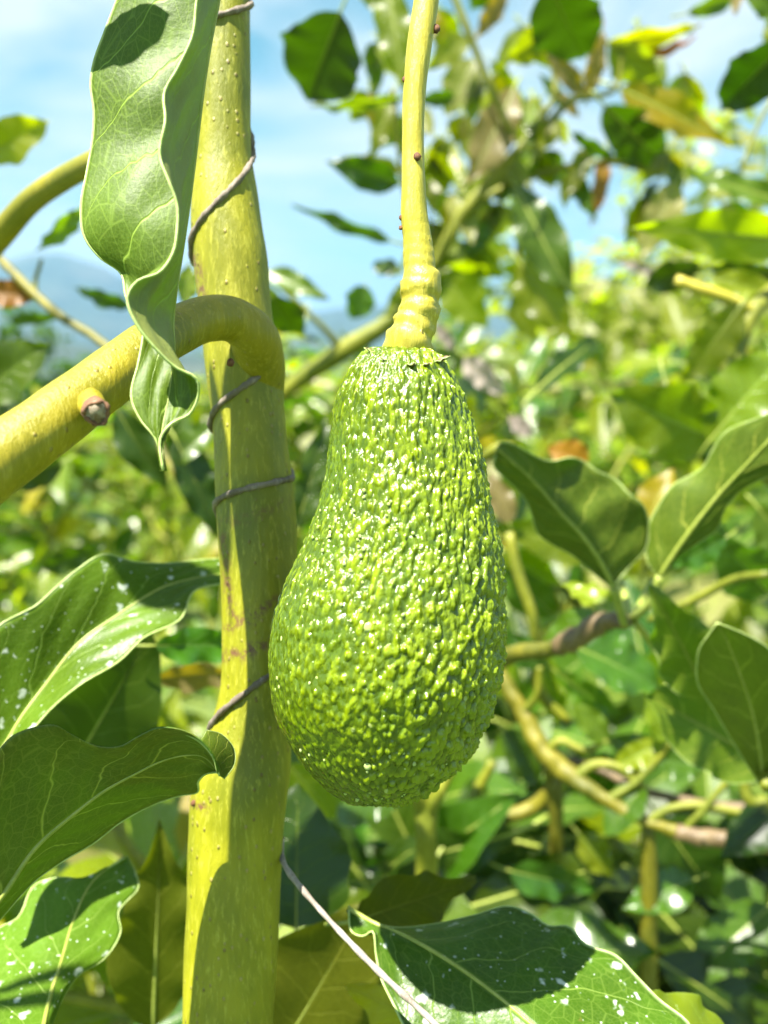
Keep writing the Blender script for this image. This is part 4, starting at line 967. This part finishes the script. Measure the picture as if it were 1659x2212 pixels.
# ------------------------------------------------------------------ UPPER RIGHT: leaves against the sky
st = thing('avocado_tree', 'taller avocado tree at upper right, its loose shoots and yellowing leaves against the sky', 'tree', (P(1000, 900, 1.2).x, P(1000, 900, 1.2).y + .1, 0))
branch('stem', st, [(560, 4600, 1.15, 40), (520, 2400, 1.1, 30), (500, 1300, 1.1, 22), (540, 930, 1.08, 18), (620, 842, 1.06, 17), (745, 755, 1.02, 22), (860, 680, 1.0, 17), (945, 560, .98, 14), (1000, 460, .96, 15), (1060, 390, .95, 12), (1130, 310, .94, 9), (1200, 210, .93, 7)], M['shoot'], n=90, sides=12)
sh = [[(1000, 460, .96, 12), (1060, 420, .97, 9), (1180, 372, .98, 8), (1330, 350, .98, 7), (1430, 380, .98, 6)], [(1130, 310, .94, 9), (1190, 260, .94, 8), (1235, 215, .93, 8), (1265, 205, .93, 6)],
      [(960, -60, .9, 9), (1000, 40, .9, 9), (1040, 140, .91, 8), (1075, 225, .92, 8), (1110, 300, .94, 8)], [(1200, 210, .93, 8), (1195, 150, .93, 6), (1170, 80, .93, 6)], [(1235, 215, .93, 7), (1330, 190, .93, 6), (1345, 100, .92, 5)],
      [(740, 755, 1.02, 10), (690, 700, 1.0, 7), (585, 600, .98, 6)], [(1060, 390, .95, 8), (1110, 400, .96, 7), (1120, 560, .98, 6)], [(945, 560, .98, 8), (880, 430, .95, 6), (850, 190, .9, 5)]]
for s in sh: branch('shoot', st, s, M['shoot'], n=24, sides=8)
# a pruned pale branch coming in at the right edge
branch('shoot', st, [(1760, 560, .66, 20), (1659, 640, .64, 20), (1620, 680, .63, 20), (1600, 740, .63, 17), (1585, 790, .63, 15), (1575, 860, .63, 14)], M['shoot'], n=24, sides=10)
branch('shoot', st, [(1460, 605, .62, 12), (1500, 620, .62, 13), (1560, 640, .62, 13), (1625, 675, .63, 15)], M['yellow'] if False else M['stalk'], n=14, sides=10)
branch('shoot', st, [(1800, 300, .66, 12), (1790, 480, .66, 16), (1760, 560, .66, 20)], M['shoot'], n=14, sides=10)
branch('shoot', st, [(1790, 300, .7, 8), (1700, 180, .68, 7), (1659, 230, .68, 5), (1625, 300, .68, 4), (1600, 370, .68, 4)], M['shoot'], n=14, sides=6)
SKY = [
 (733, 32, .62, 655, 232, .60, 195, 'dark', .1), (1190, -30, .66, 1262, 142, .66, 165, 'dark', .2), (1175, 78, .9, 1098, 132, .9, 70, 'olive', .3), (1262, 208, .93, 1178, 98, .9, 42, 'tan', .4), (1268, 206, .93, 1308, 62, .9, 42, 'tan', -.4),
 (1300, 60, .9, 1268, 10, .88, 30, 'orange', .2), (1312, 92, .92, 1520, 72, .9, 46, 'yellow', .5), (1388, 122, .92, 1506, 92, .9, 22, 'orange', .7), (1315, 98, .92, 1425, 180, .93, 90, 'pale', .2), (1335, 190, .93, 1585, 302, .92, 80, 'yellow', .3),
 (1310, 232, .92, 1452, 372, .9, 120, 'dark', .2), (1700, 90, .60, 1542, 250, .60, 120, 'dark', .2), (1112, 190, .94, 1018, 395, .92, 92, 'tan', .1), (1020, 130, 1.0, 965, 245, 1.0, 85, 'pale', .2), (1010, 78, .98, 925, 145, .96, 55, 'olive', .3),
 (985, 208, .98, 900, 218, .97, 34, 'mid', .3), (1112, 400, .95, 1236, 640, .93, 100, 'mid', .3), (1118, 560, .97, 1236, 735, .95, 95, 'olive', .2), (1308, 330, .96, 1284, 482, .96, 36, 'orange', .4), (1275, 318, .96, 1225, 418, .95, 48, 'olive', .3),
 (1332, 345, .95, 1222, 288, .93, 28, 'mid', .6), (1425, 392, .96, 1334, 498, .95, 26, 'dark', .7), (1462, 398, .96, 1388, 550, .95, 80, 'pale', .2), (1720, 520, .62, 1392, 492, .60, 110, 'olive', .2), (1700, 440, .75, 1494, 362, .75, 55, 'mid', .4),
 (1510, 572, .75, 1382, 625, .74, 70, 'dark', .3), (1680, 590, .66, 1520, 590, .66, 58, 'dark', .5), (1530, 600, .66, 1700, 640, .64, 60, 'bright', .3), (940, 590, .98, 1078, 590, .97, 52, 'olive', .4), (960, 600, .98, 1050, 705, .97, 95, 'olive', .2),
 (868, 398, .9, 708, 350, .88, 68, 'mid', .3), (868, 372, .94, 740, 335, .92, 40, 'olive', .4), (850, 522, .9, 633, 452, .88, 30, 'mid', .6), (870, 590, .95, 795, 565, .95, 40, 'dark', .3), (575, 585, .9, 704, 640, .88, 48, 'mid', .4),
 (585, 640, .62, 655, 735, .60, 85, 'dark', .2), (790, 620, .9, 760, 690, .9, 70, 'mid', .2), (882, 208, .9, 668, 250, .88, 26, 'bright', .6), (852, 190, .94, 802, 345, .93, 46, 'olive', .2), (1160, 842, .7, 1304, 708, .68, 66, 'dark', .3),
 (838, -40, .75, 868, 190, .74, 78, 'olive', .2), (770, -30, .8, 880, 30, .8, 60, 'olive', .3), (1092, -20, .85, 1032, 82, .85, 44, 'tan', .3), (1060, -40, .85, 1020, 30, .85, 60, 'dark', .3), (1480, 30, .9, 1640, -20, .9, 40, 'mid', .4), (1600, -40, .75, 1585, 32, .75, 26, 'tan', .3),
 (1700, 30, .7, 1655, 110, .7, 60, 'olive', .2), (1620, -30, .66, 1700, 50, .66, 60, 'mid', .2), (1105, 640, 1.1, 1160, 740, 1.1, 60, 'olive', .2), (900, 320, 1.05, 960, 470, 1.0, 60, 'pale', .3), (950, 300, 1.05, 1010, 420, 1.0, 50, 'pale', .1),
 (1030, 420, 1.0, 1060, 510, 1.0, 55, 'olive', .3), (1090, 400, 1.0, 1150, 300, 1.0, 40, 'mid', .3), (900, 560, 1.0, 960, 660, 1.0, 60, 'mid', .3), (1060, 130, 1.0, 1130, 230, 1.0, 40, 'olive', .5), (1240, 240, 1.0, 1160, 160, 1.0, 30, 'mid', .5),
 (1440, 215, .98, 1340, 130, .98, 60, 'pale', .4), (1600, 660, .62, 1480, 830, .62, 90, 'olive', .3), (1430, 800, .6, 1480, 990, .58, 10, 'mid', .3), (1170, 210, .96, 1100, 250, .96, 24, 'pale', .3), (1210, 200, .95, 1250, 255, .95, 26, 'tan', .3),
 (1060, 480, .98, 1000, 560, .98, 44, 'mid', .3), (1330, 560, 1.2, 1440, 600, 1.2, 18, 'withered', .3), (940, 700, .9, 985, 760, .9, 30, 'withered', .2), (1000, 770, .8, 1090, 860, .8, 55, 'withered', .2), (1100, 900, .8, 1155, 945, .8, 38, 'withered', .2),
]
for a in SKY:
    if a[7] == 'dark': a = a[:5] + (a[2] + 0.8 * math.hypot(a[0] - a[3], a[1] - a[4]) * a[2] / F,) + a[6:]
    px_leaf(st, *a[:8], roll=a[8] * random.choice((-1, 1)), fold=.22, bend=.10, wave=.035, petiole=.18, twist=random.uniform(-.4, .4))
rgs = random.Random(19)
anchors = [(905, 230, .97), (930, 330, .97), (960, 300, .98), (1000, 250, .98), (1060, 170, 1.0), (1100, 240, .98), (1150, 210, .96), (1040, 360, .97), (1090, 330, .97), (1160, 330, .98), (1200, 260, .96), (980, 420, .98), (930, 480, 1.0), (1080, 440, 1.0), (1240, 360, .98), (1400, 420, .98), (1480, 160, 1.0), (1130, 60, 1.0), (820, 90, .95), (800, 200, .97), (940, 20, 1.0), (1010, 520, 1.0), (890, 610, 1.0), (1440, 330, .98), (1560, 440, .9), (1380, 60, .98)]
for ax_, ay_, ad_ in anchors:
    for q in range(4):
        an = rgs.uniform(-.9, .9) + math.pi / 2; ln_ = rgs.uniform(60, 125)
        px_leaf(st, ax_, ay_, ad_, ax_ + math.cos(an) * ln_, ay_ + math.sin(an) * ln_, ad_ + rgs.uniform(-.04, .04), rgs.uniform(30, 60), rgs.choice(['olive', 'yellow', 'mid', 'olive', 'pale', 'bright']), roll=rgs.uniform(-.8, .8), fold=.22, bend=.12, wave=.03, petiole=.25, nv=12, nu=7)
# shoots at the very left edge
sl = thing('avocado_tree', 'thin shoots and scattered leaves at the left edge, in front of the mountains', 'tree', (P(-200, 900, .8).x - .1, P(-200, 900, .8).y, 0))
branch('stem', sl, [(-300, 3500, .8, 24), (-320, 1500, .75, 20), (-250, 600, .68, 14), (-90, 480, .62, 11), (0, 560, .60, 10), (80, 640, .59, 10), (140, 690, .58, 10), (230, 745, .57, 10), (300, 860, .55, 10), (370, 1010, .54, 10), (475, 1140, .52, 10), (560, 1240, .5, 10)], M['limb'], n=80, sides=10)
branch('shoot', sl, [(75, 640, .59, 6), (78, 600, .6, 5), (90, 560, .6, 4)], M['shoot'], n=10, sides=6)
for a in ((-30, 340, .6, 92, 258, .58, 92, 'olive', .3), (182, 448, .62, 92, 545, .6, 42, 'bright', .5), (-30, 630, .6, 72, 640, .6, 62, 'orange', .2), (20, 690, .7, 135, 690, .7, 26, 'mid', .4), (290, 660, .66, 150, 632, .66, 36, 'mid', .5), (-50, 860, .5, 82, 742, .48, 120, 'mid', .4),
          (395, 660, .62, 415, 560, .62, 50, 'bright', .2), (130, 1000, .6, -20, 1050, .6, 80, 'dark', .4), (250, 880, .5, 350, 1060, .5, 80, 'dark', .4), (375, 1000, .5, 470, 900, .5, 60, 'mid', .4), (380, 950, .5, 480, 1150, .5, 90, 'dark', .4), (90, 1230, .6, 220, 1190, .6, 50, 'dark', .4), (640, 1140, .5, 720, 900, .5, 70, 'dark', .3)):
    px_leaf(sl, *a[:8], roll=a[8] * random.choice((-1, 1)), fold=.25, bend=.15, wave=.04)

# right mid-depth pale leaves
rm = thing('avocado_tree', 'avocado bush at the right edge with broad light green leaves above the dark leaf pair', 'tree', (P(1900, 1100, .8).x, P(1900, 1100, .8).y, 0))
branch('stem', rm, [(1950, 3800, .7, 26), (1930, 1700, .62, 20), (1800, 1150, .58, 16), (1640, 1020, .56, 13), (1545, 950, .56, 12)], M['shoot'], n=40, sides=10)
for a in ((1545, 950, .56, 1330, 860, .54, 175, 'bright', .2), (1535, 950, .55, 1700, 745, .52, 150, 'bright', .2), (1400, 1120, .6, 1450, 1010, .6, 85, 'yellow', .2), (1270, 1000, .6, 1185, 965, .6, 75, 'orange', .1), (1100, 1130, .58, 1060, 1020, .58, 60, 'tan', .2), (1290, 1200, .6, 1080, 1130, .58, 90, 'olive', .3),
          (1090, 1190, .62, 1210, 1270, .62, 80, 'bright', .3), (1200, 1330, .62, 1075, 1230, .6, 90, 'bluish', .3), (1570, 1160, .5, 1450, 1230, .5, 60, 'bluish', .4), (1660, 1280, .55, 1560, 1180, .52, 130, 'bluish', .2), (1640, 1100, .6, 1750, 1240, .6, 120, 'mid', .2), (1440, 1480, .6, 1620, 1380, .6, 110, 'mid', .3)):
    px_leaf(rm, *a[:8], roll=a[8] * random.choice((-1, 1)), fold=.2, bend=.12, wave=.04, nv=22, nu=13)
for pth in ([(1659, 1240, .5, 8), (1590, 1250, .52, 9), (1510, 1290, .54, 9), (1400, 1340, .56, 7)], [(1230, 1560, .6, 10), (1170, 1500, .6, 12), (1150, 1330, .58, 12), (1120, 1240, .58, 12), (1100, 1150, .58, 10)], [(1030, 1000, .6, 12), (1080, 968, .58, 13), (1110, 965, .58, 10)]):
    branch('shoot', rm, pth, M['shoot'], n=20, sides=8)

# ------------------------------------------------------------------ procedural bushes and trees behind
def grow(name, label, base, tips, kinds, leaf_len, per=8, cap=300, stem_r=0.012, group=None, stuff_mat=None, up=0.25, rg=None, trunk_mat='brown_bark'):
    """a tree or bush: a skeleton from the base to every shoot tip and a whorl of leaves round each tip"""
    rg = rg or random.Random(5)
    root = thing(name, label, 'tree' if 'tree' in name else 'bush', base, group)
    base = Vector(base)
    nodes = [(base.copy(), None)]
    cen = sum((Vector(t) for t in tips), Vector()) / len(tips)
    hub = base.lerp(cen, 0.55); hub.x = base.x * 0.6 + cen.x * 0.4; hub.y = base.y * 0.6 + cen.y * 0.4
    c = catmull([(*base, stem_r), (*base.lerp(hub, 0.5), stem_r * .9), (*hub, stem_r * .75)], 10)
    tv, tf, tu = tube_geo(c[:, :3], c[:, 3], 8); link('trunk', mesh_from('trunk', tv, tf, [M[trunk_mat]], uv=tu), root, base)
    nodes = [hub]
    leaves = 0; SV, SF, SU = [], [], []
    order = sorted((Vector(t) for t in tips), key=lambda t: (t - hub).length)
    for ti, t in enumerate(order):
        near = min(nodes, key=lambda q: (q - t).length + 0.25 * (q - hub).length)
        mid = near.lerp(t, 0.55) + Vector((rg.uniform(-1, 1), rg.uniform(-1, 1), rg.uniform(-.5, .2))) * (near - t).length * 0.12
        r0 = stem_r * 0.45; c = catmull([(*near, r0), (*mid, r0 * .7), (*t, r0 * .4)], 7)
        tv, tf, tu = tube_geo(c[:, :3], c[:, 3], 5, cap=False)
        if ti < 150: link('branch', mesh_from('branch', tv, tf, [M['shoot']], uv=tu), root, near)
        nodes.append(mid); nodes.append(t)
        ax = (t - mid).normalized(); ax = (ax + Vector((0, 0, up))).normalized()
        side = ax.orthogonal().normalized()
        k0 = rg.uniform(0, 6)
        for k in range(per):
            th = k0 + k * 2.4; f = k / per
            dirn = (Quaternion(ax, th) @ side) * (1.0 - 0.35 * f) + ax * (0.15 + 0.9 * f) + Vector((0, 0, rg.uniform(-.35, .15)))
            dirn.normalize()
            pos = t.lerp(mid, 0.30 * (1 - f)) + dirn * leaf_len * 0.2
            nrm = ax + Vector((rg.uniform(-.4, .4), rg.uniform(-.4, .4), 0.9 + rg.uniform(-.3, .3)))
            L = leaf_len * rg.uniform(0.65, 1.2); kd = rg.choices([q[0] for q in kinds], [q[1] for q in kinds])[0]
            R = frame_rot(dirn, nrm)
            if leaves < cap:
                o = bpy.data.objects.new('leaf', rg.choice(variants(kd))); COL.objects.link(o); o.parent = root
                o.location = pos - base; o.rotation_mode = 'QUATERNION'; o.rotation_quaternion = R.to_quaternion(); o.scale = (L, L, L)
                leaves += 1
            else:
                w = L * .24; b = len(SV)
                for q in ((0, 0, 0), (w, L * .45, -.02 * L), (0, L, -.2 * L), (-w, L * .45, -.02 * L), (0, L * .45, -.08 * L)): SV.append(pos + R @ Vector(q))
                SF += [(b, b + 1, b + 4), (b + 1, b + 2, b + 4), (b + 2, b + 3, b + 4), (b + 3, b, b + 4)]; SU += [(0, 0), (1, .5), (0, 1), (-1, .5), (0.2, .5)]
    if SV:
        o = link('foliage', mesh_from('foliage', SV, SF, [M[stuff_mat or kinds[0][0]]], uv=SU, smooth=False), root, base); o['kind'] = 'stuff'
    return root

def tips_px(n, x0, x1, y0, y1, d0, d1, seed):
    rg = random.Random(seed); r = []
    for _ in range(n):
        d = d0 + (d1 - d0) * rg.random() ** 0.9
        r.append(P(rg.uniform(x0, x1), rg.uniform(y0, y1), d))
    return r
def gbase(p, dx=0, dy=0):
    x, y = p.x + dx, p.y + dy
    return Vector((x, y, float(ground_z(x, y)) - 0.02))

K1 = [('mid', 3.5), ('dark', 6), ('bluish', 2), ('bright', .8), ('olive', .8)]  # weighted to dark leaves, putting deep shade into the foliage colour
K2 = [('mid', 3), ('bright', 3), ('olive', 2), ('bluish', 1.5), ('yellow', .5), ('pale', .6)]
K3 = [('bright', 4), ('pale', 2), ('mid', 2), ('olive', 2), ('yellow', .5)]
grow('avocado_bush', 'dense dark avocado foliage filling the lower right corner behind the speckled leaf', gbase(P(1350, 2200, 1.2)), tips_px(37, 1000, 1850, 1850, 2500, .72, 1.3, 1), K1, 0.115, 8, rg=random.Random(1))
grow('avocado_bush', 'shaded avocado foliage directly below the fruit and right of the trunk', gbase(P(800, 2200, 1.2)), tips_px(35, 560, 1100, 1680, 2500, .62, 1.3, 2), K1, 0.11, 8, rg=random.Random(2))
grow('avocado_bush', 'leafy avocado growth at lower left between the trunk and the picture edge', gbase(P(150, 2200, 1.2)), tips_px(36, -200, 470, 1720, 2500, .6, 1.3, 3), K2, 0.11, 8, rg=random.Random(3))
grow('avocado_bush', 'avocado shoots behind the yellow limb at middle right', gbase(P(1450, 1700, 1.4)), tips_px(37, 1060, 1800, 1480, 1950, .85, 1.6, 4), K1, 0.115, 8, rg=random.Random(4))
grow('avocado_bush', 'sunlit avocado bush between the leaf pair and the fruit at right', gbase(P(1400, 1250, 2.0)), tips_px(37, 1040, 1800, 1080, 1500, 1.2, 2.3, 5), K2, 0.12, 8, rg=random.Random(5), stem_r=.016)
grow('avocado_bush', 'avocado bush behind the speckled left leaf, left of the trunk', gbase(P(200, 1500, 1.8)), tips_px(36, -200, 480, 1330, 1800, 1.1, 2.1, 6), K2, 0.12, 8, rg=random.Random(6), stem_r=.016)
grow('avocado_tree', 'young avocado tree left of the trunk under the hanging leaf tip', gbase(P(250, 1100, 2.6)), tips_px(37, -150, 470, 940, 1240, 2.0, 3.2, 7), K2, 0.13, 8, rg=random.Random(7), stem_r=.02)
grow('avocado_tree', 'young avocado tree seen between the trunk and the fruit', gbase(P(680, 900, 2.2)), tips_px(36, 560, 1000, 690, 1300, 1.6, 2.8, 8), K2, 0.125, 8, rg=random.Random(8), stem_r=.02)
grow('avocado_tree', 'young avocado tree right of the fruit below the blue ridge', gbase(P(1200, 950, 2.6)), tips_px(37, 1000, 1500, 790, 1180, 1.9, 3.2, 9), K2, 0.13, 8, rg=random.Random(9), stem_r=.02)
grow('avocado_tree', 'avocado tree at the right edge behind the broad light leaves', gbase(P(1650, 950, 2.3)), tips_px(34, 1480, 1850, 700, 1250, 1.5, 2.8, 10), K2, 0.125, 8, rg=random.Random(10), stem_r=.02)

# orchard rows farther off
def crown_tips(c, r, n, rg):
    res = []
    for _ in range(n):
        v = Vector((rg.gauss(0, 1), rg.gauss(0, 1), rg.gauss(0, 1))).normalized() * (rg.random() ** 0.4)
        v.y = -abs(v.y) if rg.random() < .6 else v.y
        lump = 1 + 0.25 * math.sin(v.x * 5 + c.x) * math.sin(v.z * 6)
        res.append(c + Vector((v.x * r[0], v.y * r[1], v.z * r[2])) * lump)
    return res
rows = [
 (-2.5, 5.0, 1.25, .9, 'round orchard tree nearest the left edge below the mountains'), (-1.2, 6.4, 1.3, 1.0, 'round orchard tree in the gap left of the trunk'), (0.3, 5.2, 1.25, .9, 'orchard tree hidden partly by the neck of the fruit'),
 (1.6, 6.0, 1.5, 1.0, 'bright orchard tree just right of the fruit stalk'), (2.9, 6.5, 2.1, 1.3, 'tall light green orchard tree at the right below the olive leaf'),
]
for i, (x, y, h, r, lb) in enumerate(rows):
    rg = random.Random(40 + i); b = gbase(Vector((x, y, 0))); c = b + Vector((0, 0, h * .62))
    grow('avocado_tree', lb, b, crown_tips(c, (r, r * .9, h * .45), 110, rg), K3, 0.15, 8, rg=rg, stem_r=.035, group='orchard trees on the slope', stuff_mat='bright')
def far_tree(x, y, h, r, lb, seed, mat):
    rg = random.Random(seed); b = gbase(Vector((x, y, 0))); root = thing('orchard_tree', lb, 'tree', b, 'far trees on the slope')
    c = catmull([(*b, h * .03), (*(b + Vector((.05 * h, 0, h * .3))), h * .022), (*(b + Vector((0, 0, h * .6))), h * .012)], 8)
    tv, tf, tu = tube_geo(c[:, :3], c[:, 3], 7); link('trunk', mesh_from('trunk', tv, tf, [M['brown_bark']], uv=tu), root, b)
    cc = b + Vector((0, 0, h * .58)); n = 2600; V = []; Fc = []; Uq = []
    lobes = [(Vector((rg.gauss(0, .42), rg.gauss(0, .42), rg.gauss(0, .38))), rg.uniform(.35, .6)) for _ in range(16)]
    s = r * 0.075
    for k in range(n):
        lc, lr = rg.choice(lobes); v = Vector((rg.gauss(0, 1), rg.gauss(0, 1), rg.gauss(0, 1))).normalized() * lr * (0.75 + .35 * rg.random())
        q = lc + v; p = cc + Vector((q.x * r, q.y * r, q.z * h * .45))
        nn = (v.normalized() + Vector((rg.uniform(-.7, .7), rg.uniform(-.7, .7), rg.uniform(-.3, .9)))).normalized(); t_ = nn.orthogonal().normalized(); t_ = Quaternion(nn, rg.uniform(0, 6)) @ t_; w = nn.cross(t_)
        z = s * rg.uniform(.6, 1.4); b0_ = len(V)
        V += [p - t_ * z, p + w * z * .5, p + t_ * z, p - w * z * .5]; Fc.append((b0_, b0_ + 1, b0_ + 2, b0_ + 3)); Uq += [(0, 0), (1, .5), (0, 1), (-1, .5)]
    link('crown', mesh_from('crown', V, Fc, [M[mat]], uv=Uq, smooth=False), root, b)
rgf = random.Random(77)
ORD = 'first second third fourth fifth sixth seventh eighth ninth tenth eleventh twelfth thirteenth fourteenth'.split()
k = 0
for row, (y0, n) in enumerate(((10, 7), (15, 9), (24, 12), (40, 14))):
    for j in range(n):
        x = (j - (n - 1) / 2) / ((n - 1) / 2) * y0 * 0.62 + rgf.uniform(-.3, .3) * y0 * .08; y = y0 + rgf.uniform(-1, 1) * y0 * .08
        right = x / y
        h = rgf.uniform(2.0, 2.6) * (1.0 + (0.6 if right > 0.18 else 0)) * (1 + .15 * row); r = h * .5
        xi = 829.5 + F * x / y
        nth = ORD[j]
        far_tree(x, y, h, r, ('small blurred orchard tree, %s from the left in the %s distant row' % (nth, ['nearest', 'second', 'third', 'farthest'][row])), 100 + k, rgf.choice(['bright', 'mid', 'olive', 'pale'])); k += 1
